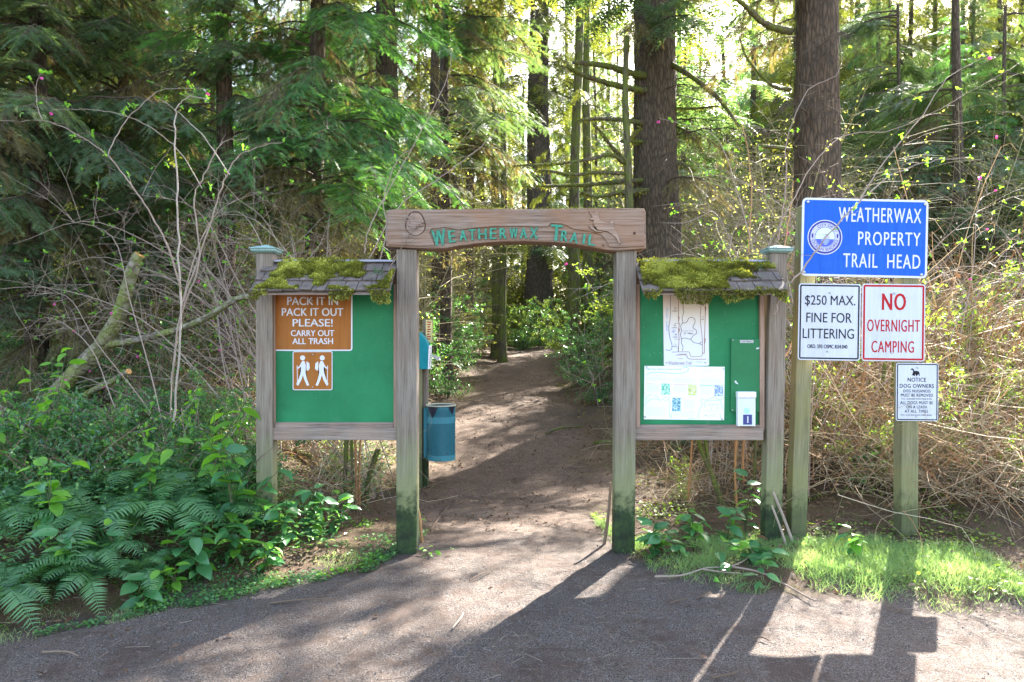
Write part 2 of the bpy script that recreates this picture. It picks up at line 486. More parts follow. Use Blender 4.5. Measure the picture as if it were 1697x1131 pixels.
xs = np.concatenate([-np.geomspace(160, 8, 26), np.arange(-7.6, -4.2, .12), np.arange(-4.2, 4.6, .036), np.arange(4.6, 8, .12), np.geomspace(8, 160, 26)])
ys = np.concatenate([[-60, -30, -12, -5, -2, 0, 1.2, 2], np.arange(2.5, 7.5, .036), np.arange(7.5, 16, .085), np.arange(16, 32, .35), np.geomspace(33, 320, 26)])
X, Y = np.meshgrid(xs, ys)
Z = gz(X, Y)
nx, ny = len(xs), len(ys)
VV = np.stack([X, Y, Z], -1).reshape(-1, 3)
ii = (np.arange(ny - 1)[:, None] * nx + np.arange(nx - 1)[None, :])
FF = np.stack([ii, ii + 1, ii + nx + 1, ii + nx], -1).reshape(-1, 4)
cxm = (X[:-1, :-1] + X[1:, 1:]) / 2; cym = (Y[:-1, :-1] + Y[1:, 1:]) / 2
wid_ = .14 + 1.3 * sstep(1.0, .5, np.abs(X))
lotm = np.clip(sstep(wid_, -wid_, Y - edge_y(X) + (fbm(X, Y, 3, 31) - .45) * (.5 + wid_)), 0, 1)
pathm = np.clip(sstep(.35, -.25, np.abs(X - path_c(Y)) - path_w(Y) + (fbm(X, Y, 1.5, 41) - .45) * 1.2), 0, 1)
pathm = np.where(Y > 27, 0, pathm)

def ground_material():
    m, nt, b = mat('earth')
    tc = nt.nodes.new("ShaderNodeTexCoord")
    lot = N(nt, "ShaderNodeAttribute", attribute_name="lot").outputs['Fac']
    pth = N(nt, "ShaderNodeAttribute", attribute_name="path").outputs['Fac']
    v = tc.outputs['Object']
    nbig = noise(nt, 1.3, 5, .6, v); nmid = noise(nt, 9, 6, .7, v); nf = noise(nt, 115, 4, .8, v); nff = noise(nt, 220, 3, .7, v)
    st = nt.nodes.new("ShaderNodeMapping"); st.inputs['Rotation'].default_value = (0, 0, .6); st.inputs['Scale'].default_value = (60, 12, 20)
    nt.links.new(v, st.inputs[0]); nst = noise(nt, 3, 4, .7, st.outputs[0], 1.5)
    gr = ramp(nt, nf, [(.38, (.024, .017, .014)), (.5, (.078, .060, .051)), (.64, (.225, .19, .168))])
    gr = mixc(nt, ramp(nt, nmid, [(.48, (0,) * 3), (.66, (.75,) * 3)]), gr, mixc(nt, ramp(nt, nst, [(.4, (0,) * 3), (.6, (1,) * 3)]), (.045, .028, .022), (.15, .10, .075)))
    gr = mixc(nt, ramp(nt, nff, [(.60, (0,) * 3), (.66, (.8,) * 3)]), gr, (.34, .32, .31))
    pa = ramp(nt, nst, [(.40, (.024, .014, .009)), (.5, (.085, .054, .037)), (.60, (.25, .18, .135))])
    pa = mixc(nt, ramp(nt, nmid, [(.42, (.0,) * 3), (.65, (.6,) * 3)]), pa, (.13, .085, .065))
    fo = ramp(nt, nst, [(.32, (.03, .02, .012)), (.5, (.09, .055, .032)), (.68, (.2, .135, .085))])
    fo = mixc(nt, ramp(nt, nmid, [(.5, (.0,) * 3), (.62, (.55,) * 3)]), fo, (.07, .085, .02))
    col = mixc(nt, pth, fo, pa)
    col = mixc(nt, ramp(nt, noise(nt, 3.1, 5, .7, v, .8), [(.48, (0,) * 3), (.62, (.5,) * 3)]), col, (.05, .033, .025))
    gr = mixc(nt, ramp(nt, noise(nt, 2.3, 7, .8, v, .6), [(.50, (0,) * 3), (.60, (.7,) * 3)]), gr, (.062, .040, .031))
    col = mixc(nt, lot, col, gr)
    nt.links.new(col, b.inputs['Base Color'])
    b.inputs['Roughness'].default_value = .9; b.inputs['Specular IOR Level'].default_value = .2
    h = math_n(nt, 'ADD', math_n(nt, 'MULTIPLY', nf, .5), math_n(nt, 'ADD', math_n(nt, 'MULTIPLY', nmid, 1.2), math_n(nt, 'MULTIPLY', nst, .4)))
    bump(nt, b, h, .8, .018)
    return m
M['earth'] = ground_material()
lot_f = (cym - edge_y(cxm) < 0)
path_f = (~lot_f) & (np.abs(cxm - path_c(cym)) < path_w(cym)) & (cym < 27)
for nm, msk in (('gravel_lot', lot_f), ('path', path_f), ('ground', ~(lot_f | path_f))):
    F = FF[msk.ravel()]
    used, inv = np.unique(F, return_inverse=True)
    g = Geo().add(VV[used], inv.reshape(F.shape), 0, .5)
    me = g.mesh(nm, M['earth'], True)
    for an, arr in (('lot', lotm), ('path', pathm)):
        at = me.attributes.new(an, 'FLOAT', 'POINT'); at.data.foreach_set("value", arr.ravel()[used].astype(np.float32))
    tag(link(nm, me), kind='structure')

# ------------------------------------------------------------------ vegetation kits
def unit(v): v = np.asarray(v, float); return v / (np.linalg.norm(v) + 1e-9)

def bough(seed, L=1.8, nsec=24, hi=True, droop=.35, dens=1.0, gap=.0, needle=True, hang=False):
    """one conifer bough growing along +X from the origin, with side twigs and needles"""
    rs = np.random.RandomState(seed)
    g = Geo()
    n = 14
    t = np.linspace(0, 1, n)
    main = np.stack([t * L, .12 * L * np.sin(t * 2.2 + rs.rand() * 3) * t + np.cumsum(rs.randn(n)) * .008 * L, -droop * L * t ** 1.8 + .10 * L * np.sin(t * 2.0) + np.cumsum(rs.randn(n)) * .008 * L], -1)
    tube(g, main, [.010 * L, .0025], 4 if hi else 3, 1, rs.rand())
    sp, sdir, snm, slen = [], [], [], []
    def sprigs_on(p0, d, ln, step, lo, hi_):
        k = max(2, int(ln / step))
        for j in range(k):
            f = (j + .5) / k
            if rs.rand() < gap: continue
            pp = p0 + d * ln * f + np.array([0, 0, -.25 * ln * f * f])
            for sgn in (-1, 1):
                if rs.rand() < .12: continue
                sd_ = np.array([-d[1], d[0], 0.]) * sgn
                dd = unit(d * .8 + sd_ * (.75 + .3 * rs.rand()) + np.array([0, 0, -.15 - .35 * rs.rand() * (3 if hang else 1)]) + rs.randn(3) * .13)
                sp.append(pp); sdir.append(dd); snm.append(unit([rs.randn() * .3, rs.randn() * .3, 1])); slen.append(rs.uniform(lo, hi_) * (1.15 - .5 * f))
        sp.append(p0 + d * ln * .9); sdir.append(unit(d + [0, 0, -.2])); snm.append(np.array([0, 0, 1.])); slen.append(hi_)
    for i in range(nsec):
        f = .12 + .88 * (i + rs.rand() * .7) / nsec
        if f > 1: f = 1
        p0 = np.array([np.interp(f, t, main[:, k]) for k in range(3)])
        for sgn in (-1, 1):
            if rs.rand() > dens: continue
            ln = L * (.30 * (1 - f) ** .7 + .08) * rs.uniform(.4, 1.35) * (1 if f > .25 else .7)
            d = unit([.75 + .3 * rs.randn(), sgn * (.8 + .25 * rs.randn()), -.2 - .45 * rs.rand() - (1.0 * rs.rand() if hang else 0)])
            d1 = p0 + d * ln + np.array([0, 0, -.25 * ln])
            tube(g, [p0, p0 + d * ln * .5 + [0, 0, -.05 * ln], d1], [.0035 * L, .0015], 3, 1, rs.rand(), cap=False)
            if needle: sprigs_on(p0, d, ln, (.038 if hi else .13) * L / 1.6, (.09 if hi else .2) * L / 1.6, (.17 if hi else .34) * L / 1.6)
            else:
                for j in range(7):
                    q = p0 + d * ln * rs.rand() + [0, 0, -.03]
                    e = unit(d + rs.randn(3) * .6 + [0, 0, -.5]) * ln * rs.uniform(.2, .5)
                    tube(g, [q, q + e * .5 + rs.randn(3) * .01, q + e], [.0025, .001], 3, 1, rs.rand(), cap=False)
    if needle and sp:
        scatter(g, SPRIG if hi else TUFT, frames(np.array(sdir), np.array(snm)), np.array(sp), np.array(slen), 0, rs.rand(len(sp)) * .8 + .2 * rs.rand())
    return g

np.random.seed(11)
BOUGH = {}
def mk_bough(key, matl, **k):
    BOUGH.setdefault(key, []).append(bough(**k).mesh(key, [matl, M['bough_wood']]))
for s in range(3):
    mk_bough('spruce', M['spruce'], seed=20 + s, L=1.8, nsec=20, droop=.30, dens=.75, gap=.25)
    mk_bough('hemlock', M['hemlock'], seed=40 + s, L=1.8, nsec=22, droop=.42, dens=.8, gap=.18)
for s in range(2):
    mk_bough('drape', M['drape'], seed=70 + s, L=1.8, nsec=20, droop=.45, dens=.8, gap=.45, hang=True)
    mk_bough('bare', M['spruce'], seed=60 + s, L=1.8, nsec=16, droop=.25, dens=.8, needle=False)
for s in range(2):
    mk_bough('olive', M['olive'], seed=80 + s, L=1.8, nsec=13, hi=False, droop=.3, dens=.75, gap=.25, hang=True)
    mk_bough('spruce_far', M['spruce'], seed=90 + s, L=1.8, nsec=13, hi=False, droop=.3, dens=.8, gap=.15)

# crowns for trees that stand farther off and for the tops above the frame
def crown(seed, H, Rm, nb, dens=.75, matl=None, shape=.8, gap=.2, lo=0.0):
    rs = np.random.RandomState(seed)
    lib = [bough(seed * 7 + k, 1.0, 9, False, .35, dens, gap, hang=(k % 2 == 0)) for k in range(3)]
    lib = [b.compact() for b in lib]
    g = Geo()
    for i in range(nb):
        f = lo + (1 - lo) * ((i + rs.rand()) / nb)
        z = f * H
        ln = Rm * (1 - f) ** shape * rs.uniform(.6, 1.1) + .25
        a = i * 2.4 + rs.rand()
        tilt = rs.uniform(-.25, .2)
        Mx = np.array(Euler((rs.uniform(-.3, .3), tilt, a)).to_matrix()) * ln
        b = lib[i % 3]
        off = g.n
        g.V.append(b.V[0] @ Mx.T + [0, 0, z]); g.T.append(np.clip(b.T[0] * .7 + rs.rand() * .3, 0, 1)); g.n += len(b.V[0])
        for kk, (F, m_) in b.Fs.items():
            g.F.append(F + off); g.M.append(m_); g.V.append(np.zeros((0, 3))); g.T.append(np.zeros(0))
    return g.mesh('crown', [matl, M['bough_wood']])
CROWN = [crown(1, 16, 3.0, 120, .7, M['olive'], .75, .3), crown(2, 14, 2.8, 110, .75, M['spruce'], .8, .2),
         crown(3, 18, 3.2, 120, .7, M['olive'], .6, .35), crown(4, 9, 2.2, 90, .8, M['hemlock'], .8, .2)]

def trunk_geo(h, r, lean=(0, 0), sides=14, seed=0, root=1.5, taper=.45, n=18):
    hi = r > .3
    if hi: sides, n = 84, 190
    rs = np.random.RandomState(seed)
    z = np.concatenate([[-.4, 0, .12, .3, .6], np.linspace(1.1, h, n)])
    V = []
    k1, k2 = rs.rand() * 6, rs.rand() * 6
    th = np.linspace(0, 2 * np.pi, sides, endpoint=False)
    pts = []
    for zz in z:
        f = max(zz, 0) / h
        rad = r * (1 - (1 - taper) * f) * (1 + (root - 1) * math.exp(-max(zz, 0) / .3))
        flute = 1 + (.10 * np.sin(3 * th + k1) + .05 * np.sin(5 * th + k2)) * math.exp(-max(zz, 0) / 1.0) + .025 * np.sin(4 * th + zz * 1.3) + (rs.randn(sides) * .012 if not hi else (np.abs(vnoise(th * 8.5, np.full(sides, zz * 1.6 + k1), 1.0, seed) - .5) * .16 + (vnoise(th * 26, np.full(sides, zz * 5), 1.0, seed + 3) - .5) * .05))
        cx, cy = lean[0] * zz + .03 * math.sin(zz * .7 + k1) * min(1, zz / 3), lean[1] * zz
        pts.append(np.stack([cx + rad * flute * np.cos(th), cy + rad * flute * np.sin(th), np.full(sides, zz)], -1))
    V = np.concatenate(pts)
    i = np.arange(len(z) - 1)[:, None] * sides; j = np.arange(sides)[None, :]; j2 = (j + 1) % sides
    F = np.stack([i + j, i + j2, i + sides + j2, i + sides + j], -1).reshape(-1, 4)
    return Geo().add(V, F, 0, .5)

# the clearing on the right where the sun comes down to the grass and the gravel
def in_beam(p, pad=0.0):
    h = max(0, p[2]) / TEL
    gx, gy = p[0] - SH[0] * h, p[1] - SH[1] * h
    return (1.75 - pad < gx < 6.8 and 2.6 - pad < gy < 6.4 + pad) or (2.6 - pad < gx < 6.8 and 6 < gy < 8.6)

def conifer(label, x, y, r, h, kind, zr, nb, blen, group=None, bark='bark', lean=(0, 0), top=None, top_z=None, droop=(-.1, .25), seed=0, name='conifer_tree', az=None, bare=0, barez=(1, 3), cat='tree', tscale=1.0, front=False):
    rs = np.random.RandomState(seed + int(abs(x) * 100))
    z0 = gzf(x, y)
    t = thing(name, label, cat, (x, y, z0), group=group)
    part('trunk', trunk_geo(h, r, lean, 16 if r > .25 else 9, seed), M[bark], t, True)
    def put(key, n, zz, ll, c0):
        for i in range(n):
            z = zz[0] + (zz[1] - zz[0]) * (i + rs.rand()) / n
            a = rs.rand() * 2 * math.pi if az is None else R(rs.uniform(*az))
            if az is None and front and rs.rand() < .55: a = R(rs.uniform(195, 345))
            ln = rs.uniform(*ll)
            tipx = x + math.cos(a) * ln * .7; tipy = y + math.sin(a) * ln * .7
            if in_beam((tipx, tipy, z0 + z - .2 * ln), .25): continue
            if tipy < 5.9: continue
            me = BOUGH[key][rs.randint(len(BOUGH[key]))]
            part('bough' if key != 'bare' else 'bare_limb', me, None, t, False, (lean[0] * z + math.cos(a) * r * .5, lean[1] * z + math.sin(a) * r * .5, z),
                 (rs.uniform(-.35, .35), rs.uniform(*droop), a), (ln / 1.8, ln / 1.8 * rs.uniform(.8, 1.15), ln / 1.8))
    put(kind, nb, zr, blen, 0)
    if y < 16: put('drape', int(nb * (.45 if y < 12 else .7)), (zr[0] * .7, zr[1]), (blen[0] * .7, blen[1] * .85), 0)
    if bare: put('bare', bare, barez, (blen[0] * .7, blen[1] * .8), 0)
    if top is not None:
        c = part('crown', CROWN[top], None, t, False, (lean[0] * top_z, lean[1] * top_z, top_z), (0, 0, rs.rand() * 6), (tscale, tscale, 1))
        c["kind"] = "stuff"
    return t

def shrub_geo(seed, h, w, nstem, ntw, nleaf, lsize, tpl=KITE, stem_r=.008, spread=.5, lo=.15, curve=.3, flat=.5, rig=1.0):
    """stems part, leaves part"""
    rs = np.random.RandomState(seed)
    gs, gl = Geo(), Geo()
    tips = []
    for i in range(nstem):
        a = rs.rand() * 6.283; rr = w * rs.uniform(.2, 1)
        top = np.array([math.cos(a) * rr, math.sin(a) * rr, h * rs.uniform(.6, 1)])
        b0 = np.array([math.cos(a), math.sin(a), 0]) * rs.rand() * w * .25
        mid = (b0 + top) / 2 + np.array([rs.randn() * .08 * w, rs.randn() * .08 * w, h * curve * .3])
        p = smooth_path([b0 + [0, 0, -.08], b0 * .7 + mid * .3, mid, top], 4)
        tube(gs, p, [stem_r, stem_r * .3], 4, 0, rs.rand(), cap=False)
        for j in range(ntw):
            f = rs.uniform(lo, 1); q = np.array([np.interp(f, np.linspace(0, 1, len(p)), p[:, k]) for k in range(3)])
            d = unit([rs.randn(), rs.randn(), rs.uniform(-.2, .7)])
            d = unit(d + unit(np.append(top[:2], .001)) * .5)
            ln = rs.uniform(.15, .45) * w * (1.2 - .5 * f) * rig
            e = q + d * ln
            tube(gs, [q, (q + e) / 2 + [0, 0, .03], e], [stem_r * .45, stem_r * .15], 3, 0, rs.rand(), cap=False)
            tips.append((q, e))
    k = nleaf // max(1, len(tips)) + 1
    Q = np.array([a for a, _ in tips]).repeat(k, 0); E = np.array([b for _, b in tips]).repeat(k, 0)
    f = rs.uniform(.1, 1.05, len(Q))[:, None]
    Pn = Q + (E - Q) * f + rs.randn(len(Q), 3) * lsize * .35
    D = E - Q; D /= np.linalg.norm(D, axis=1)[:, None]
    D = D * .6 + rs.randn(len(Q), 3) * .6
    D[:, 2] -= .1
    Nn = rs.randn(len(Q), 3) * flat; Nn[:, 2] += 1
    scatter(gl, tpl, frames(D, Nn), Pn, rs.uniform(.65, 1.2, len(Q)) * lsize, 0, rs.rand(len(Q)))
    return gs, gl
# ------------------------------------------------------------------ trees
# label, x, y, r, h, bough kind, z range, number, length
def X_(px, Y): return (px - 848.5) / FPX * Y
conifer("massive brown spruce trunk just right of the arch beam, with mossy limbs", X_(1096, 13), 13, .43, 17, 'spruce_far', (4.6, 9), 16, (1.4, 2.4), lean=(-.021, 0), bare=14, barez=(2.2, 6), top=0, top_z=7.5, seed=1, name='spruce_tree')
conifer("broad reddish brown trunk standing behind the blue sign", X_(1362, 10.5), 10.5, .335, 17, 'spruce', (5.6, 8), 8, (1.4, 2.2), lean=(-.012, 0), bark='bark_red', top=1, top_z=7.5, seed=2, name='spruce_tree', az=(100, 260), bare=6, barez=(3.6, 6))
conifer("hemlock with bright green drooping boughs above the left notice board", X_(525, 9.5), 9.5, .15, 8, 'hemlock', (2.7, 6.4), 54, (1.1, 2.2), front=True, seed=3, name='hemlock_tree')
conifer("blue-green spruce whose drooping boughs fill the upper left corner", X_(60, 8.6), 8.6, .13, 7.5, 'spruce', (1.2, 6.5), 84, (1.0, 2.2), front=True, seed=4, name='spruce_tree', bare=10)
conifer("slim reddish trunk behind the left notice board's outer post", X_(375, 9.2), 9.2, .12, 12, 'spruce', (2.4, 6.3), 24, (1.0, 1.8), bark='bark_red', top=3, top_z=6.5, front=True, seed=5, name='spruce_tree')
conifer("thick dark trunk just left of the arch beam among bare canes", X_(640, 12.5), 12.5, .25, 11, 'hemlock', (3.4, 7.5), 24, (1.2, 2.2), front=True, seed=6, name='hemlock_tree')
conifer("spruce with dark blue-green boughs hanging above the middle of the arch", X_(738, 14.5), 14.5, .13, 11, 'spruce', (4.4, 8.4), 22, (1.2, 2.4), az=(-70, 60), seed=7, name='spruce_tree')
conifer("spruce with sunlit green boughs above and right of the blue sign", X_(1585, 15.5), 15.5, .15, 7.6, 'spruce', (1.4, 7.4), 80, (1.3, 2.7), seed=8, name='spruce_tree')
conifer("dark bushy spruce hanging in at the right edge beside the blue sign", X_(1740, 10.5), 10.5, .16, 5.2, 'spruce', (1.2, 5.0), 60, (1.1, 1.9), seed=9, name='spruce_tree', bare=8)
conifer("tall slim spruce at the far left edge behind the leaning log", X_(-60, 12), 12, .15, 9, 'spruce_far', (1.0, 7.5), 34, (1.3, 2.4), front=True, seed=10, name='spruce_tree')
conifer("spruce half hidden behind the upper left boughs", X_(250, 13), 13, .17, 9, 'olive', (1.5, 8.5), 36, (1.5, 2.6), front=True, seed=12, name='spruce_tree')
conifer("bushy spruce between the far left boughs and the bright hemlock", X_(205, 10), 10, .10, 7.5, 'spruce', (1.6, 7.2), 70, (1.0, 2.0), front=True, seed=14, name='spruce_tree')
conifer("bushy green spruce rising straight behind the blue sign's right end", X_(1490, 19), 19, .075, 8.6, 'spruce', (1.5, 9.4), 80, (1.3, 2.6), seed=15, name='spruce_tree')
conifer("dark spruce in the upper right corner, behind the bushy ones", X_(1665, 17), 17, .075, 7.8, 'spruce', (1.5, 8.4), 80, (1.3, 2.6), seed=16, name='spruce_tree')
# trunks seen through the arch and between the boards
for lab, px, Y_, r, bk, kd, n, hh in (
        ("pale twin trunk in the middle of the arch view, slimmer of the pair", 833, 18.5, .10, 'bark_moss', 'olive', 12, 14),
        ("slim mossy trunk beside the pale twin trunk inside the arch view", 822, 19.2, .13, 'bark_moss', 'olive', 12, 15),
        ("wide dark trunk at the end of the trail, seen under the beam lettering", 893, 26, .5, 'bark', 'spruce_far', 30, 18),
        ("mossy leaning trunk right of the wide dark trunk in the arch view", 948, 19, .17, 'bark_moss', 'olive', 10, 13),
        ("mossy forked trunk nearest the right arch post in the arch view", 973, 20.5, .16, 'bark_moss', 'olive', 10, 13),
        ("brown trunk behind the dark green shrub left inside the arch", 722, 17, .14, 'bark_red', 'olive', 16, 14),
        ("thin trunk between the bin and the pale twin trunk", 778, 21, .14, 'bark', 'olive', 14, 15)):
    conifer(lab, X_(px, Y_), Y_, r, hh, kd, (3.0, 9.5), max(5, n // 2), (.9, 1.7), bark=bk, top=(0 if px in (893, 722) else None), top_z=8, seed=int(px), name='forest_tree', lean=(.02 if px == 948 else 0, 0))

def zone(x, y, what, group):
    px = 848.5 + x / y * FPX
    for lim, col in ((130, "at the far left"), (300, "behind the pale left canes"), (450, "beside the left board's outer post"), (650, "behind the left board"), (850, "behind the left half of the arch"), (1040, "behind the right half of the arch"),
                     (1200, "behind the right board"), (1320, "by the right board's outer post"), (1430, "behind the littering sign"), (1540, "behind the camping sign"), (1640, "just right of the dog sign"), (9999, "at the right edge")):
        if px < lim: break
    for lim, row in ((6.8, "front row"), (8, "second row"), (11, "third row"), (16, "near wood"), (22, "middle wood"), (30, "far wood"), (42, "farther wood"), (999, "deepest wood")):
        if y < lim: break
    return f"{what} {col}, {row}", f"{group} {col}, {row}"
# the wood behind: each tree a trunk and a crown, none in the corridor that lets the sun in
rs = np.random.RandomState(5)
far = []
tries = 0
while len(far) < 150 and tries < 9000:
    tries += 1
    Y_ = rs.uniform(15, 62); x = rs.uniform(-.82, .82) * Y_ * 1.02
    if Y_ < 30 and abs(x - path_c(Y_)) < 1.6: continue
    if any((x - a) ** 2 + (Y_ - b) ** 2 < (2.2 if Y_ < 30 else 3.2) ** 2 for a, b, *_ in far): continue
    c = x - SH[0] / SH[1] * Y_                       # where its shadow line crosses y = 0
    hmax = 99
    if -2.1 - 2.5 < c < 3.6 + 2.5:
        hmax = (Y_ - 7.5) / SH[1] * TEL * .93
        if -3.2 < c < 4.4 and hmax < 4: continue
    if -18 < c < -3.0 and rs.rand() < .93: hmax = min(hmax, (Y_ + c / .593 * .75 - 2) / SH[1] * TEL * .9)      # low above the trail: it is dappled
    if abs(x / Y_) < .2 and Y_ < 45 and rs.rand() < .4: continue
    far.append((x, Y_, c, hmax))
for q in range(26):                                # the sunlit back of the wood on the right
    Y_ = rs.uniform(25, 46); x = rs.uniform(.16, .78) * Y_; c = x - SH[0] / SH[1] * Y_
    far.append((x, Y_, c, (Y_ - 7.5) / SH[1] * TEL * .93 if -4.6 < c < 6 else (Y_ + c / .593 * .75 - 2) / SH[1] * TEL * .9 if -18 < c <= -4.6 and q % 5 else 99))
for i, (x, Y_, c, hmax) in enumerate(far):
    z0 = gzf(x, Y_)
    k = (0, 2, 0, 2, 3, 1)[rs.randint(6)] if Y_ > 22 else (0, 3, 2, 1)[rs.randint(4)]
    H = {0: 16, 1: 14, 2: 18, 3: 9}[k]
    lo = rs.uniform(.0, 2.0) if rs.rand() < (.6 if Y_ < 30 else .9) else rs.uniform(3, 5)
    s = rs.uniform(.8, 1.15) * (1.35 if Y_ > 30 else 1)
    top = lo + H * s
    if top > hmax: s = max(.25, (hmax - lo) / H); 
    if s < .45: continue
    lab, gr = zone(x, Y_, "tall evergreen in the wood", 'evergreens')
    t = thing('forest_tree', lab, 'tree', (x, Y_, z0), group=gr)
    part('trunk', trunk_geo(min(lo + H * s * .95, hmax), rs.uniform(.06, .15) * (1.5 if Y_ > 30 else 1), (rs.randn() * .01, 0), 7, i, n=7), M[('bark', 'bark_moss', 'bark_red')[i % 3]], t, True)
    cr = part('crown', CROWN[k], None, t, False, (0, 0, lo), (0, 0, rs.rand() * 6), (1.0 if s > .6 else .7, 1.0 if s > .6 else .7, s))
    cr["kind"] = "stuff"

# ------------------------------------------------------------------ mossy snag and big mossy limbs left of the great trunk
def mossy(g, pts, r, moss=1.0, seed=0, m=0, hang=.10):
    rs_ = np.random.RandomState(seed)
    p = smooth_path(pts, 5)
    tube(g, p, r, 7, m, .4, rough=.12)
    n = int(len(p) * 16 * moss)
    if n:
        f = rs_.rand(n); q = np.stack([np.interp(f, np.linspace(0, 1, len(p)), p[:, k]) for k in range(3)], -1)
        rr = np.interp(f, [0, 1], [r, r] if np.isscalar(r) else [r[0], r[-1]])
        d = rs_.randn(n, 3); d[:, 2] -= .8
        sc_ = rs_.uniform(.4, 1, n) * hang
        scatter(g, SLIM, frames(d, rs_.randn(n, 3)), q + rs_.randn(n, 3) * rr[:, None] * .5, sc_, m + 1, rs_.rand(n))
snag = thing('dead_tree', "slim mossy dead tree with crooked limbs left of the great trunk", 'tree', P(1045, 640, 11.8))
gt = Geo(); b0 = P(1045, 640, 11.8)
mossy(gt, [P(1045, 660, 11.8) - b0, P(1044, 400, 11.8) - b0, P(1040, 270, 11.8) - b0, P(1036, 150, 11.8) - b0, P(1039, 60, 11.8) - b0], [.075, .045], .6, 3, hang=.06)
part('trunk', gt, [M['bark_moss'], M['moss']], snag, True)
for k, (pts, r) in enumerate((
        ([(1040, 270, 11.8), (1015, 245, 11.6), (1000, 225, 11.4), (983, 205, 11.2)], [.04, .02]),
        ([(1036, 272, 11.8), (1012, 256, 11.5), (980, 264, 11.2), (930, 271, 10.9), (895, 273, 10.7), (850, 275, 10.5)], [.035, .012]),
        ([(1036, 288, 11.8), (990, 286, 11.6), (950, 290, 11.3), (905, 283, 11.0), (885, 284, 10.9)], [.035, .015]),
        ([(1034, 322, 11.8), (1075, 314, 12.4)], [.03, .025]),
        ([(1030, 318, 11.8), (990, 326, 11.6), (960, 318, 11.4)], [.03, .012]),
        ([(1040, 235, 11.8), (1050, 222, 12), (1062, 212, 12.3)], [.02, .01]))):
    g = Geo(); mossy(g, [P(*q) - b0 for q in pts], r, 1.2, k, hang=.09)
    part('limb', g, [M['bark_moss'], M['moss']], snag, True)
big = bpy.data.objects['spruce_tree']
bb = np.array(big.location[:])
for k, (pts, r) in enumerate((
        ([(1080, 128, 12.8), (1040, 120, 12.6), (1015, 112, 12.3), (980, 106, 12), (950, 104, 11.7)], [.07, .03]),
        ([(1078, 152, 12.8), (1040, 146, 12.5), (1000, 136, 12.2), (960, 122, 11.8), (940, 110, 11.6)], [.06, .03]),
        ([(1070, 205, 12.8), (1035, 200, 12.5), (990, 197, 12.2), (960, 200, 12)], [.05, .025]),
        ([(1068, 299, 12.8), (1030, 301, 12.4), (980, 306, 12.1), (930, 308, 11.8), (893, 309, 11.6)], [.05, .02]),
        ([(1070, 316, 12.8), (1040, 318, 12.5), (1005, 324, 12.2)], [.06, .03]),
        ([(1070, 236, 12.8), (1048, 235, 12.6), (1028, 234, 12.5)], [.035, .02]),
        ([(1110, 105, 12.8), (1150, 130, 12.5), (1185, 158, 12.2), (1200, 175, 12), (1225, 210, 11.8)], [.05, .025]),
        ([(1118, 180, 12.8), (1150, 180, 12.7), (1190, 176, 12.6)], [.025, .015]),
        ([(1125, 270, 12.8), (1140, 277, 12.7), (1152, 284, 12.6)], [.035, .02]))):
    g = Geo(); mossy(g, [P(*q) - bb for q in pts], r, 1.0, 50 + k, hang=.10)
    part('mossy_limb', g, [M['bark_moss'], M['moss']], big, True)
t2 = bpy.data.objects['spruce_tree.001']; tb = np.array(t2.location[:])
for k, (pts, r) in enumerate((([(1310, 52, 10.4), (1290, 48, 10.2), (1265, 38, 10), (1240, 15, 9.8), (1200, -20, 9.6)], [.06, .03]),
                              ([(1310, 148, 10.4), (1280, 142, 10.2), (1240, 100, 10), (1225, 60, 9.9)], [.03, .01]),
                              ([(1312, 250, 10.4), (1290, 245, 10.2), (1262, 242, 10)], [.04, .02]))):
    g = Geo(); mossy(g, [P(*q) - tb for q in pts], r, .5, 70 + k, hang=.07)
    part('mossy_limb', g, [M['bark_moss'], M['moss']], t2, True)

# leaning sawn-off log with its side limbs, at the left
log = thing('leaning_log', "mossy leaning log with a freshly sawn orange end, left of the notice boards", 'log', P(60, 700, 7.4))
lb = P(60, 700, 7.4)
g = Geo(); mossy(g, [P(50, 700, 7.4) - lb, P(90, 655, 7.2) - lb, P(165, 575, 7.0) - lb, P(200, 515, 6.9) - lb, P(222, 440, 6.8) - lb, P(231, 423, 6.8) - lb], [.09, .05], .8, 5, hang=.05)
part('trunk', g, [M['bark_log'], M['moss']], log, True)
e0 = P(222, 440, 6.8) - lb; e1 = P(231, 423, 6.8) - lb; d = unit(e1 - e0)
g = Geo(); tube(g, [e1 - d * .003, e1 + d * .006], .048, 12, 0, .5); part('sawn_end', g, M['cut'], log)
for k, pts in enumerate(([(165, 573, 7.0), (215, 566, 6.9), (262, 555, 6.8), (300, 545, 6.7), (345, 525, 6.6), (390, 497, 6.6), (412, 492, 6.6)], [(70, 672, 7.2), (120, 665, 7.0), (160, 645, 6.8), (190, 630, 6.7), (213, 616, 6.6)])):
    g = Geo(); mossy(g, [P(*q) - lb for q in pts], [.035, .028], .8, 8 + k, hang=.045)
    lm = part('limb', g, [M['bark_log'], M['moss']], log, True)
    if k == 1:
        a, b = P(*pts[-2]) - lb, P(*pts[-1]) - lb; d = unit(b - a)
        g = Geo(); tube(g, [b - d * .003, b + d * .006], .027, 10, 0, .5); part('sawn_end', g, M['cut'], log)

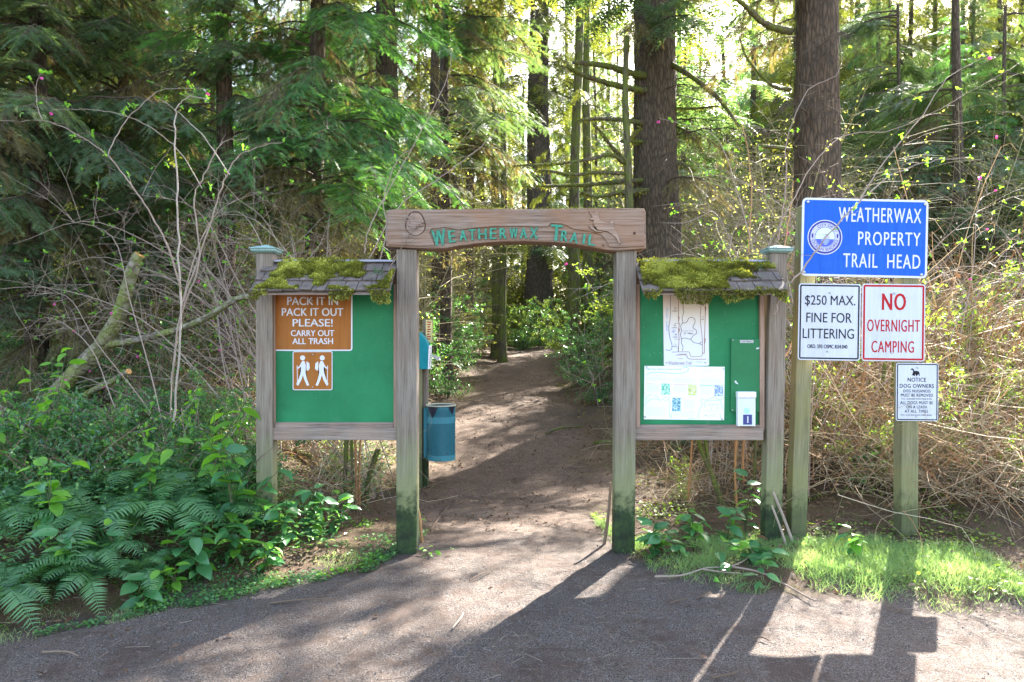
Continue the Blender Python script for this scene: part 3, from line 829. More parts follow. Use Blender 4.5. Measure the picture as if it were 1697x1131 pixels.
# ------------------------------------------------------------------ understorey shrubs
SH_ = {}
def kit(key, n, mat_leaf, mat_stem, **k):
    for s in range(n):
        a, b = shrub_geo(seed=len(SH_) * 17 + s * 3 + 5, **k)
        SH_.setdefault(key, []).append((a.mesh('stems', M[mat_stem]), b.mesh('foliage', M[mat_leaf])))
kit('huckle', 3, 'huckle', 'twig', h=1.3, w=.85, nstem=10, ntw=13, nleaf=3600, lsize=.042)
kit('leafy', 3, 'leafy', 'twig', h=2.0, w=1.2, nstem=11, ntw=14, nleaf=3600, lsize=.06)
kit('lowbush', 2, 'huckle', 'twig', h=.55, w=.7, nstem=12, ntw=10, nleaf=2600, lsize=.038)
kit('bright', 2, 'fresh', 'cane', h=.9, w=.6, nstem=6, ntw=6, nleaf=190, lsize=.075, tpl=LEAF)
kit('brush', 4, 'pale_olive', 'brush', h=3.2, w=1.7, nstem=15, ntw=34, nleaf=1500, lsize=.034, stem_r=.008, rig=1.2)
kit('olive', 2, 'olive', 'twig', h=2.6, w=1.5, nstem=12, ntw=15, nleaf=3600, lsize=.085)
def shrub(key, label, x, y, s=1.0, group=None, cat='shrub', name='leafy_shrub', sz=None, dz=0):
    v = SH_[key][np.random.randint(len(SH_[key]))]
    t = thing(name, label, cat, (x, y, gzf(x, y) - .02 + dz), (0, 0, np.random.rand() * 6.28), group)
    sc3 = (s, s, sz or s)
    part('stems', v[0], None, t, scale=sc3)
    part('foliage', v[1], None, t, scale=sc3, kind='stuff')
    return t
np.random.seed(3)
# individual ones seen through the arch and beside it
for lab, px, Y_, key, s in (
        ("dark glossy shrub with small stems on the left of the trail behind the bin", 735, 13.0, 'huckle', 1.25),
        ("dense dark shrub left of the trail, behind the glossy one by the bin", 700, 14.6, 'huckle', 1.5),
        ("low green shrub at the left bend of the trail", 765, 16.6, 'huckle', 1.0),
        ("sunlit rounded shrub on the right of the trail in the arch view", 962, 14.4, 'huckle', 1.2),
        ("glossy blue-green shrub leaning over the trail near the right arch post", 1000, 12.2, 'huckle', 1.15),
        ("tall yellow-green shrub behind the right arch post", 1040, 14.5, 'leafy', 1.1),
        ("leafy yellow-green bush filling the far end of the trail", 850, 24.5, 'leafy', 1.0),
        ("dark bush at the foot of the wide dark trunk", 900, 23, 'huckle', 1.3),
        ("pale green bush right of the trail end", 930, 21, 'leafy', .8),
        ("sunlit bush closing the end of the trail, left one", 835, 22.6, 'leafy', .75),
        ("sunlit bush closing the end of the trail, right one", 890, 23.2, 'leafy', .85),
        ("low dark bush at the very end of the trail between the sunlit ones", 862, 22.4, 'lowbush', 1.3),
        ("brown-green bush left of the pale twin trunk", 790, 19, 'olive', .55)):
    shrub(key, lab, X_(px, Y_), Y_, s)
def fill(n, key, label, group, xr, yr, s, test=None, name='leafy_shrub'):
    c = 0; tr = 0
    while c < n and tr < 4000:
        tr += 1
        Y_ = np.random.uniform(*yr); x = np.random.uniform(*xr) * (Y_ if abs(xr[0]) < 1.2 else 1)
        if abs(x - path_c(Y_)) < path_w(Y_) + .75 + .1 * max(0, 18 - Y_) and Y_ < 26: continue
        if test and not test(x, Y_): continue
        lb, gr = zone(x, Y_, label, group); shrub(key, lb, x, Y_, np.random.uniform(*s), gr, name=name); c += 1
fill(42, 'leafy', "yellow-green leafy shrub", 'yellow-green shrubs', (-.75, .75), (13, 30), (.8, 1.5))
fill(16, 'huckle', "dark evergreen shrub", 'dark shrubs', (-.75, .5), (12, 26), (1.0, 1.6))
fill(44, 'olive', "tall sunlit olive bush", 'olive bushes', (-.78, .78), (18, 44), (1.0, 1.8))
fill(14, 'huckle', "glossy huckleberry bush on the left bank", 'huckleberry bushes', (-6.6, -2.8), (8.0, 10.5), (.6, 1.0), lambda x, y: x < -.42 * y)
fill(15, 'lowbush', "low glossy bush under the log", 'low bushes', (-4.6, -2.2), (5.3, 7.4), (.8, 1.3), lambda x, y: x < -.40 * y)
fill(14, 'leafy', "sunlit yellow-green bush", 'sunlit bushes', (3.2, 8.5), (9.5, 14), (.6, .95), lambda x, y: x > .36 * y)

np.random.seed(31)
def brush_ok(x, y):
    if in_beam((x, y, gzf(x, y) + 3.2), .3): return False
    for h in np.linspace(.5, 5.5, 6):            # few of them stand between the sun and the trail
        gx, gy = x - SH[0] * h, y - SH[1] * h
        if abs(gx - path_c(gy)) < path_w(gy) + .9 and 6 < gy < 20 and np.random.rand() < .5: return False
    return True
fill(26, 'brush', "tall tangle of pale bare twigs", 'pale twig thickets', (-.28, .30), (12, 24), (1.0, 1.7), brush_ok, name='twig_thicket')
fill(34, 'brush', "pale twig thicket with budding leaves", 'pale budding thickets', (.16, .76), (9.5, 22), (.9, 1.7), brush_ok, name='twig_thicket')
fill(10, 'brush', "pale thin-twigged thicket", 'pale thickets', (-.62, -.26), (8.5, 15), (.8, 1.2), name='twig_thicket')
# ------------------------------------------------------------------ the arch, the notice boards, the signs, the bin
YF = 5.33                                     # plane of the front faces of the arch posts
S = YF / FPX
def px2x(px, Y=YF): return (px - 848.5) / FPX * Y
def px2z(py, Y=YF): return EYE - (py - 565.5) / FPX * Y
M['post'] = wood_mat('weathered_post', cols=((.11, .085, .065), (.21, .17, .135), (.29, .25, .205)))
M['post_arch'] = wood_mat('weathered_arch_post', cols=((.095, .075, .06), (.20, .165, .135), (.29, .255, .215)), warm=(.19, .135, .10), wf=.45)
M['rail'] = wood_mat('weathered_rail', 'X', cols=((.12, .09, .072), (.23, .18, .15), (.31, .265, .23)), algae=0, warm=(.34, .22, .17), wf=.5)
M['trim'] = wood_mat('reddish_trim', 'Z', cols=((.24, .14, .10), (.36, .23, .17), (.44, .31, .24)), algae=0, warm=(.30, .2, .15), wf=.5)
M['beam'] = wood_mat('arch_beam_wood', 'X', cols=((.11, .07, .05), (.24, .17, .13), (.33, .27, .23)), algae=0, warm=(.28, .14, .075), wf=.6)
M['greenpost'] = wood_mat('green_treated_post', cols=((.11, .095, .055), (.20, .175, .105), (.28, .25, .17)), algae=.6, warm=(.22, .19, .07), wf=.7, greenall=.22)
M['cap'] = plain('post_cap', (.22, .33, .31), .6, 0, .2, .4, 30)
M['panel'] = plain('green_painted_panel', (.026, .18, .095), .38, 0, .12, .5, 3)
def painted(nm, c):
    m, nt, b = mat(nm); tc = nt.nodes.new("ShaderNodeTexCoord"); v = tc.outputs['Object']
    n1 = noise(nt, 2.2, 5, .65, v); n2 = noise(nt, 130, 3, .8, v); n3 = noise(nt, 26, 5, .75, mapped(nt, v, (1, 1, .25)))
    col = ramp(nt, n1, [(.3, tuple(k * .8 for k in c)), (.7, tuple(k * 1.22 for k in c))])
    col = mixc(nt, ramp(nt, n3, [(.58, (0,) * 3), (.75, (.35,) * 3)]), col, (.10, .24, .16))
    col = mixc(nt, ramp(nt, n2, [(.72, (0,) * 3), (.76, (.55,) * 3)]), col, (.22, .34, .27))
    nt.links.new(col, b.inputs['Base Color']); b.inputs['Roughness'].default_value = .5; b.inputs['Specular IOR Level'].default_value = .15
    bump(nt, b, n1, .1, .004); return m
M['panel'] = painted('green_painted_panel', (.021, .178, .072))
M['panel2'] = plain('green_small_board', (.021, .155, .06), .45, 0, .12, .5, 4)
M['shingle'] = plain('grey_shingle', (.135, .105, .09), .8, 0, .45, .3, 14)
M['flash'] = plain('ridge_flashing', (.28, .28, .34), .5, .3, .2, .5, 9)
M['teal'] = plain('teal_letter_paint', (.055, .25, .17), .8, 0, .45, .3, 40)
M['white'] = sign_paint('white_reflective', (.54, .56, .63), .08, (.34, .33, .27), .35)
M['whitetext'] = plain('white_lettering', (.62, .62, .67), .5)
M['black'] = plain('black_print', (.010, .010, .018), .5)
M['red'] = plain('red_print', (.40, .008, .012), .5)
M['blue'] = sign_paint('blue_reflective', (.012, .105, .56), .22, (.05, .16, .42), .4)
M['seal'] = plain('seal_ring', (.50, .50, .66), .5)
M['sealblue'] = plain('seal_dark_blue', (.045, .05, .28), .5)
M['sealsea'] = plain('seal_sea_blue', (.09, .12, .60), .5)
M['sealsky'] = plain('seal_sky', (.62, .80, .86), .5)
M['brown'] = sign_paint('brown_reflective', (.33, .11, .018), .18, (.30, .16, .07), .4)
M['steel'] = plain('zinc_bolt', (.45, .45, .46), .4, .7)
M['sheetmetal'] = plain('aluminium_plate', (.5, .5, .5), .4, .6)
M['bin'] = plain('bin_blue_paint', (.04, .18, .225), .35, 0, .12, .5, 5)
M['bin2'] = plain('bin_blue_band', (.06, .23, .28), .35, 0, .1, .5, 5)
M['bin_rim'] = plain('bin_rim_paint', (.50, .48, .36), .5)
M['bag'] = plain('black_bin_liner', (.02, .02, .035), .25)
M['tealbox'] = plain('teal_dispenser', (.01, .22, .25), .4, 0, .1)
M['paper'] = plain('poster_paper', (.80, .84, .84), .5)
M['clear'] = plain('frosted_plastic', (.62, .66, .72), .25, 0, .05)
M['lid'] = plain('white_plastic_lid', (.8, .8, .82), .35)
def pm(nm, c): M[nm] = plain(nm, c, .55); return M[nm]
for nm, c in (('ink_brown', (.28, .10, .07)), ('ink_dark', (.10, .06, .05)), ('ink_navy', (.05, .06, .2)), ('ink_blue', (.30, .42, .66)), ('ink_grey', (.42, .34, .36)),
              ('pale_aqua', (.38, .66, .66)), ('pale_pink', (.75, .50, .50)), ('pale_text', (.62, .66, .72)), ('lake_blue', (.08, .10, .45)), ('pale_blue', (.50, .66, .75))): pm(nm, c)
def photo_mat(nm, cols, sc_=60):
    m, nt, b = mat(nm)
    tc = nt.nodes.new("ShaderNodeTexCoord")
    n = noise(nt, sc_, 4, .7, tc.outputs['Object'], .6)
    nt.links.new(ramp(nt, n, [(.32, cols[0]), (.48, cols[1]), (.6, cols[2])]), b.inputs['Base Color']); b.inputs['Roughness'].default_value = .5
    M[nm] = m
photo_mat('photo_green', ((.02, .12, .10), (.15, .55, .38), (.6, .8, .7)))
photo_mat('photo_yellow', ((.15, .25, .25), (.6, .62, .15), (.7, .75, .6)))
photo_mat('photo_blue', ((.06, .08, .25), (.22, .32, .6), (.6, .68, .85)))
photo_mat('photo_teal', ((.03, .10, .3), (.12, .38, .42), (.6, .7, .85)))
# map print: warmer and darker at the top, bluish white below
m, nt, b = mat('map_print'); tc = nt.nodes.new("ShaderNodeTexCoord"); sp = nt.nodes.new("ShaderNodeSeparateXYZ")
nt.links.new(tc.outputs['Generated'], sp.inputs[0])
nt.links.new(ramp(nt, sp.outputs['Z'], [(.3, (.66, .68, .76)), (.62, (.70, .64, .60)), (1, (.60, .46, .32))]), b.inputs['Base Color']); b.inputs['Roughness'].default_value = .5
M['map'] = m

def text_one(body, x0, x1, z0, z1, y, depth=.0006, bold=0.0, spacing=1.0, arc=None, rot=None):
    cu = bpy.data.curves.new('txt', 'FONT')
    cu.body = body; cu.size = 1; cu.extrude = .5; cu.resolution_u = 3; cu.space_character = spacing
    o = bpy.data.objects.new('txt', cu); COL.objects.link(o)
    dg = bpy.context.evaluated_depsgraph_get(); dg.update()
    me = bpy.data.meshes.new_from_object(o.evaluated_get(dg))
    V = np.array([v.co[:] for v in me.vertices])
    bm = bmesh.new(); bm.from_mesh(me)
    g = bm_geo(bm)
    bpy.data.objects.remove(o); bpy.data.curves.remove(cu); bpy.data.meshes.remove(me)
    mn, mx = V.min(0), V.max(0)
    V = (V - mn) / (mx - mn + 1e-9)
    out = np.zeros_like(V)
    if arc is None:
        u = x0 + V[:, 0] * (x1 - x0); w = z0 + V[:, 1] * (z1 - z0)
        if rot is not None:
            cx, cz = (x0 + x1) / 2, (z0 + z1) / 2
            c, s_ = math.cos(rot), math.sin(rot)
            u, w = cx + (u - cx) * c - (w - cz) * s_, cz + (u - cx) * s_ + (w - cz) * c
    else:
        ax, az, r0, r1, a0, a1 = arc          # centre, inner and outer radius, start and end angle
        a = R(a0) + V[:, 0] * (R(a1) - R(a0)); rr = r0 + V[:, 1] * (r1 - r0)
        u = ax + rr * np.cos(a); w = az + rr * np.sin(a)
    out[:, 0] = u; out[:, 2] = w; out[:, 1] = y - V[:, 2] * depth
    g.V = [out] + [np.zeros((0, 3))] * (len(g.V) - 1)
    return g
def text_geo(body, x0, x1, z0, z1, y, depth=.0006, bold=0.0, spacing=1.0, arc=None, rot=None):
    """bold strokes come from two slightly shifted copies, one a hair behind the other"""
    if not bold or arc is not None: return text_one(body, x0, x1, z0, z1, y, depth, 0, spacing, arc, rot)
    dx = bold * (z1 - z0) * .9; g = Geo()
    for sx, dy in ((-1, 0), (1, .00012), (0, .00024)): join(g, text_one(body, x0 + dx * (1 + sx), x1 - dx * (1 - sx), z0, z1, y + dy, depth, 0, spacing, arc, rot))
    return g
class Face:
    """a sign face whose print is laid out from pixel positions on the photograph; origin at the centre of the sign"""
    def __init__(s, name, label, cat, px0, px1, py0, py1, Y, tilt=0.0, shear_ref=None, name_kind=None):
        s.Y = Y; s.k = Y / FPX
        s.cx, s.cy = (px0 + px1) / 2, (py0 + py1) / 2
        s.w, s.h = (px1 - px0) * s.k, (py1 - py0) * s.k
        p = P(s.cx, s.cy, Y)
        s.o = thing(name, label, cat, p, (0, tilt, 0))
    def x(s, px): return (px - s.cx) * s.k
    def z(s, py): return (s.cy - py) * s.k
    def plate(s, m, r=.03, th=.003, name='plate', y=0.0):
        part(name, prism(rrect(s.w, s.h, r), y, y + th), m, s.o)
    def border(s, m, inset, wid, r=.03, y=-.0006, name='border'):
        a = rrect(s.w - 2 * inset, s.h - 2 * inset, max(.002, r - inset)); b = rrect(s.w - 2 * (inset + wid), s.h - 2 * (inset + wid), max(.001, r - inset - wid))
        part(name, ring_sheet(a, b, y), m, s.o)
    def field(s, m, inset, r=.03, y=-.0004, name='face'):
        part(name, sheet(rrect(s.w - 2 * inset, s.h - 2 * inset, max(.002, r - inset)), y), m, s.o)
    def text(s, body, px0, px1, py0, py1, m, bold=0.0, y=-.001, name='lettering', **k):
        part(name, text_geo(body, s.x(px0), s.x(px1), s.z(py1), s.z(py0), y, bold=bold, **k), m, s.o)
    def bolt(s, px, py, r=.009):
        r = max(r, .0045) * 1.25
        g = Geo(); a = np.array([s.x(px), -.006, s.z(py)])
        tube(g, [a + [0, .006, 0], a, a - [0, .002, 0]], [r, r, r * .6], 8, 0, .5)
        part('bolt', g, M['steel'], s.o, True)
    def line(s, pts, wpx, m, y=-.0012, name='line', smooth=True, part_=True, g=None):
        p = np.array([[s.x(a), y, s.z(b)] for a, b in pts])
        if smooth: p = smooth_path(p, 4)
        d = np.gradient(p, axis=0); nrm = np.stack([-d[:, 2], 0 * d[:, 0], d[:, 0]], -1); nrm /= np.linalg.norm(nrm, axis=1)[:, None] + 1e-9
        w = wpx * s.k / 2
        V = np.concatenate([p + nrm * w, p - nrm * w]); n = len(p)
        F = [(i, i + 1, n + i + 1, n + i) for i in range(n - 1)]
        gg = g or Geo(); gg.add(V, F)
        if g is None: part(name, gg, m, s.o)

# arch
arch = thing('trail_arch', "rustic timber arch over the trail with carved beam and raised teal lettering", 'trail arch', (0, YF, 0))
def lp(px, py): return (px2x(px), px2z(py))
for k, (xt0, xt1, xb0, xb1) in enumerate(((657, 690, 657, 690), (1021, 1055, 1017, 1050))):
    g = bevbox(-.075, .075, 0, .15, -.35, px2z(413), .006, 1)
    part('post', g, M['post_arch'], arch, False, ((px2x(xt0) + px2x(xt1)) / 2 - (.0 if k == 0 else .012), 0, 0), (0, 0 if k == 0 else .006, 0))
beam = [lp(641, 350), lp(660, 348), lp(720, 349), lp(800, 347), lp(880, 348), lp(960, 346.5), lp(1030, 346.5), lp(1066, 347), lp(1069, 352), lp(1069, 380), lp(1069.5, 413), lp(1055, 415),
        lp(1024, 417), lp(1005, 416), lp(985, 412), lp(950, 406), lp(910, 402.5), lp(870, 401.5), lp(830, 402), lp(790, 405), lp(755, 410), lp(735, 414), lp(705, 413.5), lp(641, 410), lp(641, 380)]
g = prism(beam, -.035, .145, .012)
part('beam', g, M['beam'], arch)
# raised face: everything but the letter channel
face = [lp(644, 353), lp(720, 352.5), lp(800, 350.5), lp(880, 351.5), lp(960, 350), lp(1065, 350.5), lp(1066, 410), lp(1018, 412.5), lp(1008, 411), lp(1004, 402), lp(996, 392), lp(984, 387), lp(966, 384), lp(950, 382),
        lp(938, 376), lp(930, 373), lp(912, 372), lp(908, 378), lp(893, 378), lp(860, 377), lp(820, 377), lp(780, 381), lp(762, 383), lp(738, 379), lp(716, 381), lp(713, 388), lp(722, 409), lp(700, 410), lp(644, 407)]
g = prism(face, -.047, -.030, .006)
part('raised_face', g, M['beam'], arch)
for ch, x0, x1, y0, y1, ro in (('W', 717, 740, 382.5, 409, .12), ('E', 744, 755.5, 384, 403.5, .10), ('A', 762, 774, 383, 401, .06), ('T', 777.5, 789, 382, 400, .04), ('H', 793, 807, 381, 398.5, .02), ('E', 812, 823, 380, 398, .0),
                           ('R', 828, 840, 380, 397.5, 0), ('W', 844.5, 858, 379.5, 397, 0), ('A', 861.5, 873.5, 379.5, 397, -.02), ('X', 877.5, 891, 379, 397.5, -.03),
                           ('T', 912, 931, 374.5, 400.5, -.08), ('R', 929, 940.5, 384, 401.5, -.10), ('A', 944, 957, 387, 404.5, -.12), ('I', 963, 970, 389.5, 406, -.14), ('L', 974, 986, 391, 408.5, -.15)):
    k = .026 / S / 40
    if ch == 'I': x0, x1 = 964.8, 968.6
    part('letter', text_geo(ch, px2x(x0), px2x(x1), px2z(y1), px2z(y0), -.036, depth=.013, bold=.035 if ch != 'I' else 0, rot=ro), M['teal'], arch)
# carved motifs: a leaping deer and a forest scene in a hollow, both in low relief
M['beam_pale'] = wood_mat('worn_carving', 'X', cols=((.14, .09, .07), (.27, .19, .15), (.36, .29, .25)), algae=0, warm=(.38, .22, .13), wf=.4)
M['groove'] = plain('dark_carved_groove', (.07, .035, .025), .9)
def bz(X, Yp): return lp(620 + X / 3.69, 330 + Yp / 3.69)
deer = [(1312, 130), (1330, 122), (1318, 100), (1308, 78), (1330, 98), (1348, 95), (1352, 82), (1366, 88), (1364, 106), (1372, 128), (1380, 142), (1410, 152), (1435, 162), (1436, 146), (1447, 138), (1460, 146), (1458, 160), (1462, 185),
        (1478, 212), (1490, 235), (1496, 262), (1502, 278), (1490, 281), (1480, 258), (1466, 238), (1440, 218), (1420, 206), (1396, 202), (1370, 198), (1350, 190), (1362, 200), (1390, 205), (1386, 212), (1348, 207), (1322, 190), (1308, 172), (1322, 166), (1330, 180), (1346, 176), (1334, 156), (1340, 136), (1322, 138)]
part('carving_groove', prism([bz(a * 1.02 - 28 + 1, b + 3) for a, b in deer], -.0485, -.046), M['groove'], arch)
part('deer_carving', prism([bz(*q) for q in deer], -.058, -.040, .004), M['beam_pale'], arch)
hol = [bz(258 + 62 * math.cos(t) * (1 + .08 * math.sin(3 * t)), 158 + 76 * math.sin(t)) for t in np.linspace(0, 2 * math.pi, 22, endpoint=False)]
part('carving_groove', sheet(hol, -.0482), M['groove'], arch)
hol2 = [bz(258 + 55 * math.cos(t) * (1 + .08 * math.sin(3 * t)), 160 + 70 * math.sin(t)) for t in np.linspace(0, 2 * math.pi, 22, endpoint=False)]
part('carved_hollow', prism(hol2, -.0500, -.046), M['beam_pale'], arch)
part('carved_bird', prism([bz(*q) for q in [(204, 120), (222, 112), (238, 92), (250, 100), (246, 128), (262, 148), (300, 140), (318, 150), (296, 160), (306, 172), (282, 176), (262, 178), (270, 190), (240, 188), (214, 176), (232, 160), (222, 140)]], -.060, -.048, .003), M['beam_pale'], arch)
for a, b, r_ in ((1585, 216, .011), (1395, 290, .007)):
    q = bz(a, b); part('knot_hole', sheet(circle(q[0], q[1], r_, 12), -.0476), M['groove'], arch)
# moss along the beam's top edge
g = Geo(); rs = np.random.RandomState(2); n = 700
xx = np.concatenate([rs.uniform(px2x(770), px2x(830), 260), rs.uniform(px2x(890), px2x(990), 280), rs.uniform(px2x(650), px2x(1060), 160)])
scatter(g, SLIM, frames(np.stack([rs.randn(n), rs.randn(n) - .3, rs.randn(n) * .5 + .3], -1), rs.randn(n, 3)), np.stack([xx, rs.uniform(-.04, .05, n), px2z(347.5) + rs.uniform(-.004, .004, n)], -1), rs.uniform(.012, .032, n), 0, rs.rand(n))
part('moss', g, M['moss'], arch, kind='stuff')

# notice boards
def notice_board(label, side, x_out0, x_out1, tilt, panel, rail, trimx, roof_l, roof_r, moss_seed, ctr):
    ox = px2x((x_out0 + x_out1) / 2)
    t = thing('notice_board', label, 'notice board', (ctr, YF + .02, 0))
    L = lambda px: px2x(px) - ctr
    w = .062
    zt = px2z(419)
    pt = part('post', bevbox(-w, w, .0, .115, -.35, zt, .005), M['post'], t, False, (ox - ctr, 0, 0), (0, tilt, 0))
    bm = bmesh.new()
    for (r0, z0) in ((.068, 0), (.090, .014), (.090, .028), (.098, .030), (.098, .036)):
        for sx, sy in ((-1, -1), (1, -1), (1, 1), (-1, 1)): bm.verts.new((sx * r0, .057 + sy * r0, zt + z0))
    apex = bm.verts.new((0, .057, zt + .068)); bm.verts.ensure_lookup_table()
    for l in range(4):
        for i in range(4): bm.faces.new([bm.verts[l * 4 + i], bm.verts[l * 4 + (i + 1) % 4], bm.verts[l * 4 + 4 + (i + 1) % 4], bm.verts[l * 4 + 4 + i]])
    for i in range(4): bm.faces.new([bm.verts[16 + i], bm.verts[16 + (i + 1) % 4], apex])
    bm.faces.new([bm.verts[3], bm.verts[2], bm.verts[1], bm.verts[0]])
    cp = part('post_cap', bm_geo(bm), M['cap'], pt)
    z0, z1 = px2z(panel[3]), px2z(470)
    part('panel', bevbox(L(panel[0]) - .02, L(panel[1]) + .02, .070, .082, z0 - .02, z1, .001), M['panel'], t)
    bx0, bx1 = L(trimx[0]), L(trimx[3])
    part('trim_board', bevbox(bx0, L(panel[0]), .038, .069, z0 - .045, z1, .003), M['trim'], t)
    part('trim_board', bevbox(L(panel[1]), bx1, .038, .069, z0 - .045, z1, .003), M['trim'], t)
    part('trim_board', bevbox(L(panel[0]) + .001, L(panel[1]) - .001, .036, .068, z0 - .045, z0, .003), M['rail'], t)
    part('rail', bevbox(L(rail[0]), L(rail[1]), .012, .095, px2z(731), px2z(710.5), .004), M['rail'], t)
    part('back_board', bevbox(L(panel[0]) - .02, L(panel[1]) + .02, .084, .10, z0, z1, .001), M['rail'], t)
    # roof: two slopes, three courses of shingles in front, flashing on the ridge
    xl, xr = L(roof_l), L(roof_r)
    zr, ze, yr, ye = px2z(432), 1.955, .07, -.25
    rs = np.random.RandomState(moss_seed)
    for sgn in (1, -1):
        yy = ye if sgn > 0 else 2 * yr - ye
        bm = bmesh.new()
        q = [(xl + .02, yr, zr - .035), (xr - .015, yr, zr - .035), (xr - .015, yy, ze - .02), (xl - .02 * 0, yy, ze - .02)]
        vs = [bm.verts.new(v) for v in q] + [bm.verts.new((v[0], v[1], v[2] - .010)) for v in q]
        for f in ((0, 1, 2, 3), (7, 6, 5, 4), (0, 4, 5, 1), (1, 5, 6, 2), (2, 6, 7, 3), (3, 7, 4, 0)): bm.faces.new([vs[i] for i in f])
        bmesh.ops.recalc_face_normals(bm, faces=bm.faces[:])
        part('roof_deck', bm_geo(bm), M['rail'], t)
    d = np.array([0, ye - yr, ze - zr]); Ls = np.linalg.norm(d); d /= Ls
    nrm = np.array([0, -d[2], d[1]]); nrm = nrm if nrm[2] > 0 else -nrm
    for row in range(3):
        f0, f1 = row / 3 - (.03 if row else 0), (row + 1) / 3 + .02
        x = xl - .012 + (0.0 if row != 1 else -.05)
        while x < xr - .02:
            wd = rs.uniform(.085, .14)
            xa, xb = max(x, xl - .012), min(x + wd - .006, xr)
            x += wd
            if xb - xa < .02: continue
            j = rs.uniform(-.006, .012)
            th0, th1 = .002 + row * .002, .012 + rs.uniform(0, .005)
            a = np.array([0, yr, zr - .01]) + d * Ls * f0; b = np.array([0, yr, zr - .01]) + d * (Ls * f1 + j)
            V = []
            for xx in (xa, xb):
                V += [a + [xx, 0, 0] + nrm * th0, b + [xx, 0, 0] + nrm * th1, b + [xx, 0, 0] + nrm * (th1 + .012), a + [xx, 0, 0] + nrm * (th0 + .006)]
            F = [(0, 1, 2, 3), (7, 6, 5, 4), (3, 2, 6, 7), (1, 0, 4, 5), (2, 1, 5, 6), (0, 3, 7, 4)]
            part('shingle', Geo().add(V, F), M['shingle'], t)
    part('ridge_flashing', bevbox(xl + .035, xr - .012, yr - .045, yr + .045, zr - .006, zr + .012, .004), M['flash'], t)
    # moss on the shingles and hanging from the eaves
    g = Geo(); n = 24000
    u = rs.rand(n * 3); v = rs.rand(n * 3) ** .9
    cov = fbm(u * (xr - xl) * 3.0 + moss_seed, v * 1.3, 1.6, moss_seed, 4)
    thr = .29 if side > 0 else .34
    if side > 0: thr = thr + np.clip((u - .70) * .6, 0, .14)
    else: thr = thr + np.clip((.16 - u) * 1.6, 0, .3) + np.where((u > .12) & (u < .55) & (v > .5), .05, 0)
    keep = np.where(cov > thr)[0][:n]
    u, v, cv = u[keep], v[keep], (cov - thr)[keep]
    k = len(u)
    base = np.array([0, yr, zr - .004])[None] + d[None] * (Ls * v)[:, None] + nrm[None] * (.014 + np.minimum(cv * .18, .026) * rs.rand(k) * (.5 + 1.2 * fbm(u * 14, v * 9, 1, 91)))[:, None]
    base[:, 0] += xl + .01 + u * (xr - xl - .02)
    dr = rs.randn(k, 3) * .7 + nrm[None] * .9 + d[None] * .5
    tnt = np.clip(.15 + cv * 1.8 + rs.rand(k) * .5 + (fbm(u * 9, v * 6, 1, 77) - .5) * 2.0, 0, 1)
    scatter(g, KITE, frames(dr, rs.randn(k, 3)), base, rs.uniform(.007, .022, k), 0, tnt)
    n = 5200
    u = rs.rand(n); cov = fbm(u * (xr - xl) * 4 + moss_seed, 0 * u + 2.5, 1.6, moss_seed, 4)
    depth = np.clip((cov - .33) * .36, 0, .085) * (1 if side > 0 else .8)
    if side < 0: depth = depth * np.where((u > .1) & (u < .56), .08, 1.25)
    zz = rs.rand(n)
    pts_ = np.stack([xl + .005 + u * (xr - xl - .01), ye - .012 + rs.uniform(-.02, .03, n), ze + .02 - depth * zz * 1.2 - .012 * rs.rand(n)], -1)
    kk = depth > .006
    drr = rs.randn(n, 3) * .5 + [0, -.3, -.8]
    scatter(g, KITE, frames(drr, rs.randn(n, 3))[kk], pts_[kk], rs.uniform(.008, .024, n)[kk], 0, np.clip(rs.rand(n) * .9 + (fbm(u * 12, zz * 2, 1, 78) - .5) * 1.4, 0, 1)[kk])
    part('moss', g, M['moss'], t, kind='stuff')
    g = Geo()                                   # needles and bits of twig fallen on the roof
    for q in range(70):
        o_ = np.array([xl + rs.rand() * (xr - xl), yr, zr]) + [0, d[1] * Ls * 0, 0]; vv = rs.rand() * .95
        o_ = o_ + d * Ls * vv + nrm * .022; a_ = rs.rand() * 6.28; e_ = np.array([math.cos(a_), 0, 0]) * .03 + d * math.sin(a_) * .03
        tube(g, [o_ - e_ * rs.rand(), o_ + e_ * rs.rand() + nrm * .004], .0012, 3, 0, rs.rand(), cap=False)
    part('fallen_needles', g, M['twig'], t, kind='stuff')
    g = Geo()                                   # old staples in the green panel
    for q in range(60):
        sx0, sz0 = rs.uniform(L(panel[0]) + .03, L(panel[1]) - .03), rs.uniform(z0 + .05, ze - .1); a_ = rs.randn() * .3
        tube(g, [(sx0 - .004 * math.cos(a_), .0685, sz0 - .004 * math.sin(a_)), (sx0 + .004 * math.cos(a_), .0685, sz0 + .004 * math.sin(a_))], .0009, 3, 0, .9, cap=False)
    part('staples', g, M['steel'], t, kind='stuff')
    # small licorice ferns rooted in the roof moss
    spots = ((.14, .55, .07), (.32, .18, .08), (.55, .25, .05), (.62, .7, .05), (.83, .28, .11), (.9, .35, .11), (.96, .62, .06)) if side < 0 else ((.2, .2, .04), (.48, .62, .05), (.68, .5, .04), (.9, .22, .07), (.87, .55, .05))
    for (uu, vv, ln) in spots:
        o_ = np.array([xl + uu * (xr - xl), yr, zr]) + [0, d[1] * Ls * vv, d[2] * Ls * vv] + nrm * .03
        g = Geo()
        for q in range(2 if ln > .05 else 1):
            a = rs.uniform(-.8, .8); dd = unit([math.sin(a), -.7, -.25 - .6 * q])
            frond_into(g, o_, dd, ln * 1.25, 9, .42, rs)
        part('small_fern', g, M['hemlock'], t)
    return t

